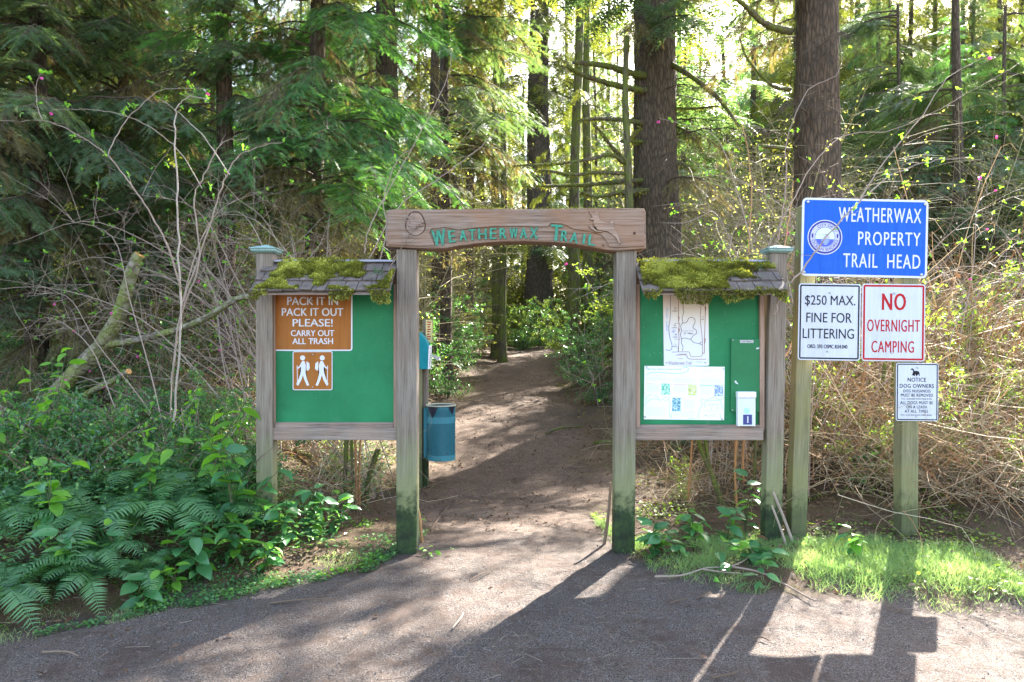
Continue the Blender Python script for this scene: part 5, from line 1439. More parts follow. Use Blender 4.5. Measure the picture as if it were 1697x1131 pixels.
cane_shrub("bare canes rising between the right board and the blue sign", X_(1310, 6.4), 6.4, 9, (.7, 1.1), .4, .3)
# canes whose course the photograph shows one by one
hand = thing('salmonberry_shrub', "long pale canes arching over the left side, with pink blossoms at their tips", 'shrub', P(290, 740, 5.8)); hb = P(290, 740, 5.8)
def hcane(parent, base, pts, Y_, r=.009, leaves=.5, dy=0, fl=0, mt_='cane', seed=1):
    rs_ = np.random.RandomState(seed)
    p = smooth_path([P(a, b, Y_ + dy * i / len(pts)) for i, (a, b) in enumerate(pts)], 6) - base
    p = p + rs_.randn(*p.shape) * r * .55
    r = r * .82
    g = Geo(); tube(g, p, [r, r * .7, r * .35], 6, 0, rs_.rand() * .5 + .4, cap=False)
    tips = [p[-1]]
    for i in range(int(len(p) * .35)):
        f = rs_.uniform(.3, 1); q = np.array([np.interp(f, np.linspace(0, 1, len(p)), p[:, k]) for k in range(3)])
        e = q + unit([rs_.randn(), rs_.randn(), rs_.rand()]) * rs_.uniform(.03, .14)
        tube(g, [q, (q + e) / 2 + rs_.randn(3) * .006, e], [r * .3, r * .12], 3, 0, .5, cap=False); tips.append(e)
    c = part('cane', g, M[mt_], parent)
    for tp_ in tips:
        if rs_.rand() < leaves:
            n = rs_.randint(3, 7); gl = Geo(); dd = rs_.randn(n, 3); dd[:, 2] += .3
            scatter(gl, LEAF, frames(dd, rs_.randn(n, 3) * .5 + [0, 0, 1]), np.repeat(tp_[None], n, 0), rs_.uniform(.02, .045, n), 0, rs_.rand(n)); part('leaf_cluster', gl, M['fresh'], c)
    for k in range(fl):
        q = p[-1 - 3 * k] + [0, 0, -.025]; n = 6; gl = Geo(); scatter(gl, ROUND, frames(rs_.randn(n, 3) * .5 + [0, 0, -1], rs_.randn(n, 3)), np.repeat(q[None], n, 0), np.full(n, .024), 0, rs_.rand(n)); part('blossom', gl, M['pink'], c)
for k, (pts, r, fl) in enumerate((
        ([(285, 700), (298, 560), (296, 400), (294, 300), (290, 215), (292, 180), (310, 162), (345, 165)], .010, 0),
        ([(283, 640), (300, 520), (330, 440), (322, 330), (335, 300), (365, 240), (400, 230)], .009, 0),
        ([(300, 480), (275, 400), (240, 340), (205, 290), (175, 255), (120, 220), (70, 200), (0, 202)], .009, 0),
        ([(178, 258), (205, 205), (240, 170), (275, 148), (345, 149)], .005, 1),
        ([(335, 312), (300, 255), (255, 215), (200, 190), (145, 182), (85, 182)], .005, 1),
        ([(70, 200), (62, 175), (60, 140), (68, 122)], .004, 1),
        ([(305, 500), (345, 380), (372, 300), (395, 260), (430, 243), (470, 236)], .008, 0),
        ([(380, 290), (340, 230), (300, 190), (262, 162)], .005, 0))):
    hcane(hand, hb, pts, 5.8, r, .45, 0, fl, seed=k)
hs = thing('salmonberry_shrub', "long pale cane crossing in front of the blue sign with budding side canes", 'shrub', P(1255, 560, 5.3)); hsb = P(1255, 560, 5.3)
for k, (pts, r, Y0_, mt_) in enumerate((
        ([(1285, 520), (1300, 482), (1327, 450), (1360, 405), (1400, 358), (1430, 328), (1480, 290), (1540, 268), (1600, 262)], .0095, 5.28, 'cane'),
        ([(1425, 330), (1470, 262), (1530, 190), (1570, 130), (1640, 90)], .006, 5.3, 'cane'),
        ([(1290, 400), (1303, 300), (1305, 230), (1340, 150), (1390, 120), (1392, 60)], .007, 5.8, 'cane'),
        ([(1262, 430), (1310, 340), (1350, 270), (1400, 225), (1480, 215), (1560, 180), (1697, 100)], .006, 5.6, 'cane'),
        ([(1285, 640), (1292, 500), (1298, 430), (1310, 350), (1315, 300)], .008, 6.0, 'cane_red'),
        ([(1300, 660), (1285, 560), (1290, 480), (1325, 400)], .007, 6.0, 'cane_red'),
        ([(1275, 700), (1300, 600), (1315, 560), (1318, 480)], .008, 6.0, 'cane_red'),
        ([(1250, 420), (1225, 330), (1200, 250), (1170, 215), (1135, 208), (1090, 195)], .005, 5.9, 'cane'),
        ([(1240, 420), (1245, 300), (1230, 200), (1215, 130)], .006, 6.1, 'cane_red'))):
    hcane(hs, hsb, pts, Y0_, r, .4, .3 if k else -.12, 1 if k in (1, 7) else 0, mt_, seed=30 + k)
ha = thing('salmonberry_shrub', "dark cane leaning across the left end of the carved beam", 'shrub', P(640, 480, 5.2)); hab = P(640, 480, 5.2)
hcane(ha, hab, [(640, 470), (650, 435), (675, 395), (692, 375), (704, 368)], 5.26, .006, 0, 0, 0, 'twig', 61)
hcane(ha, hab, [(604, 420), (612, 380), (652, 300), (700, 215), (740, 130), (750, 80)], 5.6, .006, .1, .3, 0, 'cane', 62)
hcane(ha, hab, [(628, 440), (640, 380), (636, 330), (655, 270), (690, 240)], 5.7, .007, .2, .3, 0, 'cane', 63)
hcane(ha, hab, [(610, 430), (660, 345), (720, 300), (790, 250), (830, 205)], 5.8, .007, .1, .3, 0, 'cane', 64)
hcane(ha, hab, [(668, 300), (672, 335), (674, 365), (674, 395)], 5.24, .004, 0, 0, 0, 'twig', 65)

# stems under the boards
def stem_clump(label, pxs, Y_, name='mossy_stem_clump'):
    b_ = P(pxs[0][0][0], pxs[0][0][1], Y_); t = thing(name, label, 'shrub', b_)
    for k, (pts, r, ms) in enumerate(pxs_norm(pxs)):
        g = Geo(); mossy(g, [P(a, b, Y_) - b_ for a, b in pts], r, ms, k, hang=.035)
        part('stem', g, [M['bark_moss'] if ms > .3 else M['cane_red'], M['moss']], t, True)
def pxs_norm(p): return [(q, *( (.014, .3))) if not isinstance(q[-1], float) else (q[:-2], q[-2], q[-1]) for q in p]
stem_clump("cluster of thin mossy stems seen under the left notice board", [[(578, 870), (572, 800), (574, 740), (576, 600), .018, .6], [(582, 860), (584, 790), (582, 700), .014, .5], [(592, 860), (590, 780), (588, 700), .010, .1], [(596, 850), (596, 760), (600, 690), .009, .1]], 6.4)
stem_clump("short mossy broken stem under the left notice board by the arch post", [[(607, 830), (612, 790), (622, 760), (626, 745), .024, 1.6]], 6.6, 'mossy_stump')
stem_clump("mossy stems leaning apart behind the right notice board's rail", [[(1205, 850), (1190, 810), (1175, 770), (1165, 700), .017, .6], [(1200, 850), (1180, 790), (1160, 740), (1150, 690), .020, .6], [(1140, 830), (1145, 760), (1150, 690), .008, 0.0], [(1222, 850), (1218, 780), (1222, 700), .012, .2], [(1232, 800), (1232, 740), (1240, 660), .011, .2], [(1250, 800), (1252, 740), (1256, 660), .013, .5]], 6.3)
stem_clump("tall green mossy stems behind the white signs' lower edges", [[(1440, 740), (1450, 690), (1462, 640), (1470, 560), .017, .4], [(1450, 720), (1475, 680), (1480, 600), .015, .4], [(1400, 760), (1420, 690), (1432, 620), (1440, 560), .012, .1], [(1340, 770), (1400, 735), (1450, 700), (1480, 690), .03, .8]], 6.9)

# ------------------------------------------------------------------ sword ferns
np.random.seed(5)
def fern_frond(seed, L=.75, dry=False):
    rs_ = np.random.RandomState(seed); g = Geo()
    frond_into(g, np.array([0, 0, 0.]), [.92, 0, .75 + rs_.rand() * .35], L, 24, .34, rs_, droop=.62 + rs_.rand() * .25)
    return g.mesh('frond', M['fern_dry'] if dry else M['fern'])
FR = [fern_frond(s) for s in range(5)]; FRD = [fern_frond(9 + s, .6, True) for s in range(2)]
def fern(label, x, y, n, s, group=None, dz=.05, azr=(0, 360), name='sword_fern'):
    t = thing(name, label, 'fern', (x, y, gzf(x, y) + dz), group=group)
    for i in range(n):
        a = R(azr[0] + (azr[1] - azr[0]) * (i + np.random.rand() * .7) / n)
        k = s * np.random.uniform(.75, 1.1)
        part('frond', FR[np.random.randint(5)], None, t, rot=(np.random.randn() * .18, np.random.uniform(-.35, .2), a), scale=k)
    for i in range(2):
        part('dead_frond', FRD[i], None, t, rot=(np.random.randn() * .2, .75 + np.random.rand() * .3, np.random.rand() * 6.28), scale=s * .9)
for lab, px, py, Y_, n, s in (
        ("large sword fern with spreading fronds cut by the lower left corner", 5, 0, 4.1, 13, .85),
        ("sword fern with upright fronds in the middle of the left bank", 150, 0, 4.75, 14, .85),
        ("sword fern low in front, left of the purple-tinged broad leaves", 150, 0, 4.35, 11, .62),
        ("wide dark sword fern on the bank left of the outer notice board post", 285, 0, 5.0, 16, .98),
        ("sword fern tucked against the outer post of the left notice board", 360, 0, 5.15, 13, .8),
        ("sword fern arching below the leaning log", 195, 0, 5.7, 12, .85),
        ("sword fern at the left edge halfway up the bank", 20, 0, 4.8, 12, .8),
        ("small sword fern among glossy leaves near the gravel edge", 235, 0, 4.5, 9, .55),
        ("sword fern behind the first row, nearest the bare upright canes", 270, 0, 5.9, 13, .9),
        ("deep green fern high on the left bank under the log's lower limb", 90, 0, 6.1, 12, .9)):
    fern(lab, X_(px, Y_), Y_, n, s * 1.12)
for k in range(9):
    Y_ = np.random.uniform(12, 20); sd_ = 1 if k % 2 else -1
    x = path_c(Y_) + sd_ * (path_w(Y_) + np.random.uniform(.6, 2))
    fern("fern beside the far end of the trail", x, Y_, 9, .9, 'ferns beside the far trail')

k = 0
while k < 17:
    x = np.random.uniform(-4.3, -1.75); y = edge_y(x) + np.random.uniform(.25, 1.9)
    if abs(x / y - (-.345)) < .03 and y < 5.4: continue
    lb, gr = ("sword fern among the carpet of ferns on the left bank, front rows" if y < edge_y(x) + .9 else "sword fern among the carpet of ferns on the left bank, back rows"), "carpet of ferns on the left bank"
    fern(lb, x, y, 11, np.random.uniform(.7, 1.05), gr + (", front" if y < edge_y(x) + .9 else ", back")); k += 1
# ------------------------------------------------------------------ broad glossy leaves, each leaf a part
LF = []
for s in range(3):
    V, F = leaf_tpl(w=(.52, .58, .46)[s], fold=.10 + .05 * s, curl=.18 + .06 * s, n=5, point=.85)
    V = V.copy(); V[:, 2] += .02 * np.sin(V[:, 1] * 9 + s)
    for mt_ in ('salal', 'salal', 'fresh'):
        g = Geo().add(V, F, 0, np.linspace(.1 + .3 * s, .5 + .2 * s, len(V))); LF.append(g.mesh('leaf', M[mt_], True))
M['purple'] = leaf_mat('purple_tinged_leaf', (.14, .06, .07), (.20, .13, .09), None, .35, .2)
V, F = leaf_tpl(w=.5, fold=.12, curl=.2, n=5); LFP = Geo().add(V, F, 0, .5).mesh('leaf', M['purple'], True)
nleaf_total = [0]
M['greenstem'] = leaf_mat('green_stem', (.06, .07, .03), (.12, .12, .06), None, .7, 0)
def leafy_plant(label, x, y, n, h, ls, fresh=.2, z0=0, name='broadleaf_plant', spread=.22, cat='plant', nst=3):
    t = thing(name, label, cat, (x, y, gzf(x, y) + z0))
    k = 0
    for s in range(nst):
        a = np.random.rand() * 6.28; top = np.array([math.cos(a) * spread * np.random.rand(), math.sin(a) * spread * np.random.rand(), h * np.random.uniform(.65, 1)])
        p = smooth_path([(0, 0, -.05), top * [.2, .2, .5], top], 4)
        g = Geo(); tube(g, p, [.0035, .002], 4, 0, .2, cap=False); part('stem', g, M['greenstem'], t)
        m_ = n // nst + (s < n % nst)
        for j in range(m_):
            f = .15 + .85 * (j + .5) / m_
            q = np.array([np.interp(f, np.linspace(0, 1, len(p)), p[:, c]) for c in range(3)])
            yaw = j * 2.2 + np.random.rand() * .8 + s
            pitch = np.random.uniform(-.5, .55)
            me = LFP if np.random.rand() < .015 else LF[np.random.randint(3) * 3 + (2 if np.random.rand() < fresh else 0)]
            part('leaf', me, None, t, False, q, (pitch, np.random.randn() * .35, yaw), ls * np.random.uniform(.7, 1.15))
            nleaf_total[0] += 1
np.random.seed(17)
for lab, px, Y_, n, h, ls, fr, z0 in (
        ("bright broad leaves in a loose cluster over the ferns at the left", 85, 4.6, 12, .62, .12, .7, .15),
        ("tall plant with pale round leaves just left of the outer board post", 385, 5.0, 16, .75, .13, .5, .15),
        ("glossy blue-green broadleaf plant before the outer board post", 390, 4.85, 17, .50, .125, .15, 0),
        ("bright green maple-like leaves at the post's left, upper cluster", 350, 5.3, 12, 1.0, .13, .8, .1),
        ("glossy low plant with purple-tinged leaves in front of the ferns", 235, 4.3, 9, .25, .14, .0, .0),
        ("dark broadleaf plant under the left green panel, left half", 470, 5.2, 18, .42, .12, .12, 0),
        ("dark broadleaf plant under the left green panel, centre", 520, 5.5, 16, .46, .12, .1, 0),
        ("broadleaf plant under the left panel beside the mossy stems", 555, 5.7, 13, .36, .12, .1, 0),
        ("low broadleaf plant at the gravel edge in front of the outer board post", 440, 4.85, 15, .28, .11, .35, 0),
        ("yellow-green leafy plant at the far left edge", 15, 5.3, 12, .8, .11, .8, .1),
        ("sapling with two round leaves in the middle of the left ferns", 195, 4.5, 6, .42, .095, .4, 0),
        ("broadleaf plant beside the right arch post in the grass", 1085, 5.25, 12, .26, .12, .15, 0),
        ("grey-green wilted leaf cluster under the right board", 1130, 5.15, 8, .20, .11, .0, 0),
        ("small broadleaf plant under the right board, right of centre", 1205, 5.4, 8, .36, .11, .2, 0),
        ("leafy plant on the inner side of the right board's outer post", 1235, 5.6, 12, .62, .10, .3, 0),
        ("glossy leaves in front of the right board's outer post", 1255, 5.0, 10, .22, .12, .1, 0),
        ("bright leaf pair in the sunlit grass before the left sign post", 1415, 5.0, 7, .24, .11, .7, 0),
        ("shiny-leaved plant in the dry brambles between the two sign posts", 1430, 6.2, 12, .5, .11, .3, 0),
        ("blue-green broadleaf plant leaning over the gravel left of the outer board post", 330, 4.65, 18, .42, .13, .15, 0),
        ("large-leaved plant among the front ferns, left third", 120, 4.35, 14, .5, .13, .3, 0),
        ("glossy plant filling the gap between ferns and outer board post", 405, 5.15, 20, .62, .13, .25, 0),
        ("broad green leaves rising behind the front ferns, centre of the bank", 250, 5.0, 16, .75, .13, .45, 0),
        ("leafy plant at the base of the right board between post and stems", 1150, 5.5, 12, .3, .10, .3, 0),
        ("tiny bright seedling at the foot of the left arch post", 705, 5.3, 6, .07, .045, 1, 0),
        ("bright lobed leaves on a cane at the left, level with the log", 90, 5.8, 14, 1.25, .11, 1, .2),
        ("fresh leaves low on the bank near the front ferns", 290, 4.5, 10, .22, .075, 1, 0)):
    leafy_plant(lab, X_(px, Y_), Y_, int(n * 2.0), h * .9, ls * 1.1, fr, z0, spread=.3, nst=4)

# cut branch with pale leaves lying across the grass edge on the right
cb = thing('cut_branch', "cut leafy branch lying across the grass edge in front of the right board", 'branch', (X_(1190, 4.75), 4.7, gzf(X_(1190, 4.75), 4.7) + .02))
c0 = np.array(cb.location[:])
def gp(px, py, dz=.01):
    """point on the ground that the photograph shows there"""
    Y_ = 5.0
    for _ in range(30):
        x = (px - 848.5) / FPX * Y_; z = gzf(x, Y_); Y_ = .5 * Y_ + .5 * (EYE - z) * FPX / (py - 565.5)
    return np.array([(px - 848.5) / FPX * Y_, Y_, gzf((px - 848.5) / FPX * Y_, Y_) + dz])
for k, pts in enumerate(([(1085, 962), (1130, 960), (1170, 948), (1210, 945), (1240, 930), (1250, 905)], [(1210, 945), (1260, 955), (1300, 975), (1345, 1000), (1362, 1003)], [(1165, 950), (1200, 955), (1230, 957)])):
    g = Geo(); tube(g, smooth_path([gp(a, b, .025) - c0 for a, b in pts], 5), [.008, .003], 5, 0, .5); part('stem', g, M['cane'], cb)
rs = np.random.RandomState(4)
for k in range(22):
    a = gp(rs.uniform(1190, 1285), rs.uniform(925, 985), rs.uniform(.02, .09)) - c0
    part('leaf', LF[rs.randint(3) * 3], None, cb, False, a, (rs.uniform(-.4, .4), rs.randn() * .5, rs.rand() * 6.28), rs.uniform(.08, .125))

# leaning sticks by the posts
for lab, a, b, r, Y_, mt_ in (("grey stick leaning on the right board's outer post", (1322, 918), (1281, 815), .013, 5.3, 'cane'), ("thinner grey stick beside it at the right board's outer post", (1309, 920), (1279, 838), .010, 5.25, 'cane'),
                             ("pale split stake leaning at the left arch post's foot", (700, 876), (688, 822), .014, 5.65, 'cane_red'), ("dark broken stick leaning at the right arch post's foot", (1001, 895), (1012, 800), .014, 5.6, 'twig')):
    p0, p1 = P(*a, Y_), P(*b, Y_ + .05); p0[2] = min(p0[2], gzf(p0[0], p0[1]) + .02) - .03
    g = Geo(); tube(g, smooth_path([p0 - p0, (p1 - p0) * .5 + [.008, 0, 0], p1 - p0], 4), [r, r * .75], 6, 0, .7, rough=.12)
    t = link('stick', g.mesh('stick', M[mt_])); t.location = tuple(p0); tag(t, lab, 'stick')
gpts = [((448, 1003), (560, 995)), ((1002, 960), (1055, 970)), ((882, 1064), (922, 1068)), ((750, 1045), (768, 1020)), ((778, 965), (815, 948)), ((1110, 1003), (1140, 995)), ((1155, 996), (1178, 985)), ((715, 880), (745, 840)), ((700, 812), (740, 800)),
        ((540, 1080), (610, 1060)), ((905, 905), (945, 895)), ((1180, 1128), (1225, 1118)), ((1248, 1060), (1275, 1066)), ((70, 1085), (130, 1092))]
names_ = ["straight pale stick on the gravel left of centre", "stick at the gravel edge in front of the right arch post", "short reddish stick lying in the middle of the gravel", "short stick pointing up the trail in the sunlit band", "thin stick in the gravel just inside the arch", "brown stick in front of the grass patch",
          "small stick near the cut branch", "pale forked stick behind the left arch post", "stick below the blue bin", "long thin twig on the dark lower left gravel", "twig lying across the trail inside the arch", "dark twig at the bottom edge right of centre", "twig in the sunlit square of gravel", "twig at the lower left corner"]
for (a, b), lab in list(zip(gpts, names_))[:1] + list(zip(gpts, names_))[3:9] + list(zip(gpts, names_))[11:]:
    p0, p1 = gp(*a, .012), gp(*b, .014)
    g = Geo(); m_ = (p1 - p0) / 2 + [rs.randn() * .01, rs.randn() * .01, .008]
    tube(g, smooth_path([p0 * 0, m_, p1 - p0], 4), [.006, .003], 5, 0, rs.rand(), rough=.15)
    t = link('stick', g.mesh('stick', M['twig'])); t.location = tuple(p0); tag(t, lab, 'stick')
# fallen mossy branches in the litter on both sides of the trail
for lab, a, b, r in (("mossy rotting branch on the litter under the left board", (488, 752), (528, 782), .03), ("pale crooked branch in the litter under the right board", (1090, 800), (1160, 812), .014), ("mossy stick beside the trail inside the arch, right side", (905, 722), (965, 712), .02),
                    ("grey fallen branch right of the trail near the right post", (985, 738), (1018, 742), .02), ("long dead branch on the left of the trail", (690, 655), (712, 668), .03)):
    p0, p1 = gp(*a, .03), gp(*b, .04)
    g = Geo(); m_ = (p1 - p0) / 2 + np.array([rs.randn() * .03, rs.randn() * .05, .03]); mossy(g, [p0 * 0, m_, p1 - p0], [r, r * .6], 2.0 if 'mossy' in lab else .2, 5, hang=.03)
    t = link('fallen_branch', g.mesh('fallen_branch', [M['bark_moss'], M['moss']])); t.location = tuple(p0); tag(t, lab, 'branch')

# ------------------------------------------------------------------ dry brambles on the right bank
def bramble(seed, n=130):
    rs_ = np.random.RandomState(seed); g = Geo()
    for i in range(n):
        a = rs_.rand() * 6.28; L = rs_.uniform(.3, 1.5)
        p0 = np.array([rs_.randn() * .3, rs_.randn() * .25, rs_.rand() ** 2 * .5])
        d = unit([math.cos(a), math.sin(a) * .7, rs_.uniform(-.15, 1.3)])
        p = smooth_path([p0, p0 + d * L * .4 + rs_.randn(3) * .04, p0 + d * L * .8 + rs_.randn(3) * .07 + [0, 0, -.10 * L], p0 + d * L + rs_.randn(3) * .08 + [0, 0, -.26 * L]], 2)
        p[:, 2] = np.maximum(p[:, 2], -.03)
        tube(g, p, [rs_.uniform(.002, .005), .0012], 3, 0 if rs_.rand() < .86 else 1, rs_.rand(), cap=False)
    n = 420; P0 = rs_.randn(n, 3) * [.38, .32, .25] + [0, 0, .3]
    scatter(g, KITE, frames(rs_.randn(n, 3), rs_.randn(n, 3)), P0, rs_.uniform(.015, .05, n), 2, rs_.rand(n))
    return g.mesh('dry_stems', [M['straw'], M['cane_red'], M['litter']])
BR = [bramble(s) for s in range(4)]
GRN = []
for s in range(2):
    a, b = shrub_geo(900 + s, .95, .55, 9, 10, 620, .05); GRN.append(b.mesh('green_leaves', M['leafy']))
def put_bramble(x, y, s, label, group):
    label, group = zone(x, y, label, group)
    t = thing('dry_bramble', label, 'bramble', (x, y, gzf(x, y)), (np.random.randn() * .12, np.random.randn() * .12, np.random.rand() * 6.28), group)
    part('dry_stems', BR[np.random.randint(4)], None, t, scale=s, kind='stuff')
    if np.random.rand() < .7: part('green_leaves', GRN[np.random.randint(2)], None, t, scale=s, kind='stuff')
np.random.seed(8)
for i in range(60):
    Y_ = np.random.uniform(5.75, 10); x = np.random.uniform(.36, .78) * Y_
    put_bramble(x, Y_, np.random.uniform(.65, 1.2) * (.7 if Y_ < 6.2 else 1), "tangle of dry orange and straw brambles", 'dry brambles')
for i in range(16):
    Y_ = np.random.uniform(6.3, 9.5); x = np.random.uniform(-.6, -.2) * Y_
    if x / Y_ < -.4 and Y_ < 7.9: Y_ += 1.6
    if abs(x - path_c(Y_)) < path_w(Y_) + .7: continue
    put_bramble(x, Y_, np.random.uniform(.5, .95), "tangled dry stems on the shaded bank", 'dry stems on the left bank')
for i in range(22):
    Y_ = np.random.uniform(7.6, 11.5); x = np.random.uniform(.38, .76) * Y_
    put_bramble(x, Y_, np.random.uniform(1.3, 1.9), "tall tangle of tan bare twigs", 'tall bare tangles')
for i in range(10):
    Y_ = np.random.uniform(6.2, 9); x = np.random.uniform(.20, .36) * Y_
    if abs(x - path_c(Y_)) < path_w(Y_) + .6: continue
    put_bramble(x, Y_, np.random.uniform(.4, .8), "low dry stems on the litter", 'low dry stems')

for lab, px, Y_, key, s_ in (("yellow-green bush rising behind the blue sign's right end", 1560, 8.4, 'leafy', .75), ("sunlit bush in the brambles right of the dog sign", 1620, 7.4, 'leafy', .55), ("pale green bush between the two sign posts, behind the white signs", 1420, 8.2, 'leafy', .6),
                        ("low green bush at the right edge among brambles", 1690, 6.9, 'leafy', .5), ("green bush right behind the right notice board's rail", 1130, 8.6, 'huckle', .6), ("leafy bush behind the right board's outer post", 1290, 7.8, 'leafy', .65),
                        ("dark leafy bush behind the left board's outer post", 410, 6.6, 'huckle', .75), ("fresh green bush left of the left board above the ferns", 330, 6.0, 'bright', .9), ("bright-leaved bush on the left bank under the pale canes", 240, 5.7, 'bright', .8),
                        ("bright-leaved bush at the far left edge above the ferns", 40, 5.6, 'bright', .95), ("glossy dark bush below the leaning log", 165, 6.5, 'lowbush', .9), ("glossy bush hugging the left board's outer post", 395, 5.75, 'lowbush', 1.0)):
    shrub(key, lab, X_(px, Y_), Y_, s_)
# ------------------------------------------------------------------ grass, ground cover, litter, pebbles
rs = np.random.RandomState(77)
BL = (np.array([(-.035, 0, 0), (.035, 0, 0), (.028, .45, .03), (-.028, .45, .03), (0, 1, -.12)]), np.array([(0, 1, 2, 3), (3, 2, 4, 4)]))
BL = (np.array([(-.026, 0, 0), (.026, 0, 0), (.021, .5, .06), (-.021, .5, .06), (0, 1, -.14)]), np.array([(0, 1, 2), (0, 2, 3), (3, 2, 4)]))
def grass(name, n, xr, yfun, dens, h, m_='grass', up=1.2):
    g = Geo(); x = rs.uniform(*xr, n * 4); y = yfun(x)
    keep = np.where(rs.rand(n * 4) < dens(x, y))[0][:n]; x, y = x[keep], y[keep]; k = len(x)
    d = rs.randn(k, 3) * .75; d[:, 2] = np.abs(d[:, 2]) * .4 + up * rs.uniform(.25, 1, k)
    tnt = np.clip(fbm(x, y, 3, 5) * 1.1 - .15 + rs.rand(k) * .4, 0, 1)
    hh = .45 + 1.0 * fbm(x, y, 3.5, 55)
    scatter(g, BL, frames(d, rs.randn(k, 3)), np.stack([x, y, gz(x, y) - .004], -1), rs.uniform(.35, 1.2, k) * h * hh, 0, tnt)
    tag(link(name, g.mesh(name, M[m_])), kind='stuff')
def right_y(x): return edge_y(x) - .10 + rs.rand(len(x)) ** 1.1 * np.interp(x, [.6, 1.2, 2, 5], [.65, .95, 1.15, 1.35])
grass('grass', 44000, (.72, 4.6), right_y, lambda x, y: np.clip(.04 + sstep(-.05, .45, y - edge_y(x) + (fbm(x, y, 4, 3) - .45) * .7), 0, 1) * sstep(.36, .60, fbm(x, y, 1.7, 8) + np.where(x < 2.1, .03, .03) - .25 * sstep(.75, 1.15, y - edge_y(x))), .068)
grass('sparse_grass', 4000, (-3.3, -.8), lambda x: edge_y(x) - .25 + rs.rand(len(x)) * .5, lambda x, y: sstep(.5, .62, fbm(x, y, 2.5, 12)), .045)
grass('sparse_grass', 4200, (-2.6, 3.2), lambda x: 7.5 + rs.rand(len(x)) * 9, lambda x, y: sstep(.52, .64, fbm(x, y, 1.2, 19)) * (np.abs(x - path_c(y)) > path_w(y)), .07)
# small round-leaved ground cover at the gravel edge
def cover(name, n, xr, yfun, dens, sz, m_, tpl=ROUND, hz=.03):
    g = Geo(); x = rs.uniform(*xr, n * 5); y = yfun(x); keep = np.where(rs.rand(n * 5) < dens(x, y))[0][:n]; x, y = x[keep], y[keep]; k = len(x)
    d = rs.randn(k, 3); d[:, 2] = rs.uniform(-.2, .5, k); nn = rs.randn(k, 3) * .35; nn[:, 2] += 1
    scatter(g, tpl, frames(d, nn), np.stack([x, y, gz(x, y) + rs.rand(k) * hz + .004], -1), rs.uniform(.6, 1.2, k) * sz, 0, np.clip(rs.rand(k), 0, 1))
    tag(link(name, g.mesh(name, M[m_])), kind='stuff')
cover('ground_cover', 5200, (-3.6, -.7), lambda x: edge_y(x) - .22 + rs.rand(len(x)) ** 1.3 * .75, lambda x, y: sstep(.44, .56, fbm(x, y, 2.6, 22)) * (1 - .5 * sstep(.3, .6, y - edge_y(x))), .020, 'hemlock')
cover('ground_cover', 1500, (-3.6, -.75), lambda x: edge_y(x) - .15 + rs.rand(len(x)) * 1.2, lambda x, y: sstep(.5, .6, fbm(x, y, 3.3, 29)), .024, 'fresh')
cover('ground_cover', 1800, (.7, 3.6), lambda x: edge_y(x) + .1 + rs.rand(len(x)) * 1.8, lambda x, y: sstep(.44, .56, fbm(x, y, 2.2, 35)), .03, 'leafy')
cover('ground_cover', 2600, (-3.5, 3.5), lambda x: 6 + rs.rand(len(x)) * 9, lambda x, y: sstep(.5, .62, fbm(x, y, 1.3, 45)) * (np.abs(x - path_c(y)) > path_w(y)), .05, 'moss', KITE, .04)
# understorey carpet of small leaves over the left bank
cover('bank_leaves', 20000, (-6.5, -1.2), lambda x: edge_y(x) + .25 + rs.rand(len(x)) * 3.4, lambda x, y: sstep(.3, .45, fbm(x, y, 1.4, 52)) * (np.abs(x - path_c(y)) > path_w(y) + .5), .045, 'huckle', KITE, .28)
# dead leaves, twigs, needles
def fy_all(x): return 3.1 + rs.rand(len(x)) ** 1.4 * 13
side_d = lambda x, y: np.where(y < edge_y(x) - .05, .02, np.where(np.abs(x - path_c(y)) < path_w(y), .4, .9))
g = Geo(); n = 15000
x = rs.uniform(-5, 5, n * 4); y = fy_all(x); keep = np.where(rs.rand(n * 4) < side_d(x, y) * sstep(.3, .5, fbm(x, y, 1.6, 61)))[0][:n]; x, y = x[keep], y[keep]; k = len(x)
d = rs.randn(k, 3); d[:, 2] *= .25; nn = rs.randn(k, 3) * .45; nn[:, 2] += 1
scatter(g, (LEAF[0] * [1.1, 1, 1.5], LEAF[1]), frames(d, nn), np.stack([x, y, gz(x, y) + .006 + rs.rand(k) * .02], -1), rs.uniform(.012, .05, k) * np.where(np.abs(x - path_c(y)) < path_w(y), .9, 1), 0, rs.rand(k) ** 1.5)
tag(link('leaf_litter', g.mesh('leaf_litter', M['litter'])), kind='stuff')
g = Geo(); n = 17000
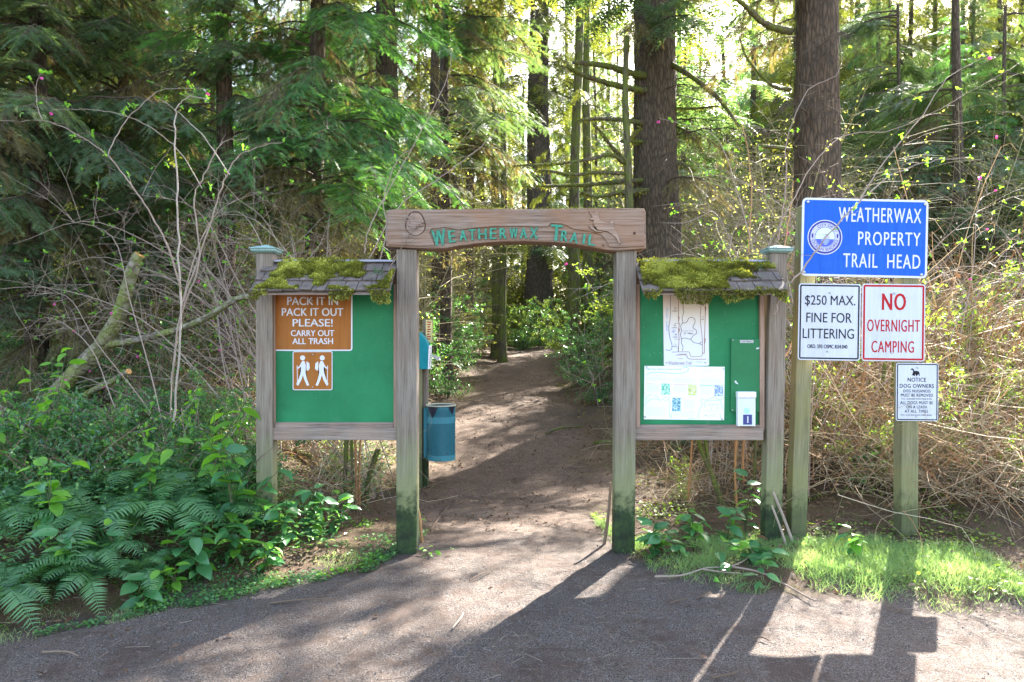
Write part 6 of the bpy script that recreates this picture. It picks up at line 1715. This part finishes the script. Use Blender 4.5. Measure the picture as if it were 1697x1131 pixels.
TW = (np.array([(-.5, 0, 0), (.5, 0, 0), (0, 0, .8), (-.35, 1, .1), (.35, 1, .1), (0, 1, .7)]), np.array([(0, 1, 4, 3), (1, 2, 5, 4), (2, 0, 3, 5)]))
x = rs.uniform(-5, 5, n * 4); y = fy_all(x); dn = np.where(y < edge_y(x) - .05, .5, np.where(np.abs(x - path_c(y)) < path_w(y), .9, 1.0))
keep = np.where(rs.rand(n * 4) < dn * (.35 + .65 * sstep(.4, .55, fbm(x, y, 1.4, 66))))[0][:n]; x, y = x[keep], y[keep]; k = len(x)
a = rs.rand(k) * 6.283; d = np.stack([np.cos(a), np.sin(a), rs.randn(k) * .10], -1)
Mx = frames(d, np.tile([0, 0, 1.], (k, 1))); ln = rs.uniform(.02, .12, k) * (1 + 1.6 * (rs.rand(k) < .08)); th = rs.uniform(.0009, .0024, k)
scatter(g, TW, Mx, np.stack([x, y, gz(x, y) + .003 + rs.rand(k) * .008], -1), np.stack([th, ln, th], -1), 0, rs.rand(k))
tag(link('twig_litter', g.mesh('twig_litter', M['twig'])), kind='stuff')
oc = np.array([(1, 0, 0), (0, 1, 0), (-1, 0, 0), (0, -1, 0), (0, 0, .7), (0, 0, -.5)], float); of = np.array([(0, 1, 4), (1, 2, 4), (2, 3, 4), (3, 0, 4), (1, 0, 5), (2, 1, 5), (3, 2, 5), (0, 3, 5)])
g = Geo(); n = 7000; x = rs.uniform(-3.8, 4.2, n * 2); y = 2.9 + rs.rand(n * 2) * 2.4; keep = np.where(rs.rand(n * 2) < np.where(y < edge_y(x), .5, .06) * (.15 + sstep(.4, .6, fbm(x, y, 1.2, 91))))[0][:n]; x, y = x[keep], y[keep]; k = len(x)
scatter(g, (oc, of), frames(rs.randn(k, 3), rs.randn(k, 3)), np.stack([x, y, gz(x, y) + .001], -1), rs.uniform(.0022, .0068, k)[:, None] * rs.uniform(.6, 1.3, (k, 3)), 0, rs.rand(k) ** 1.6)
tag(link('pebbles', g.mesh('pebbles', M['stone'])), kind='stuff')
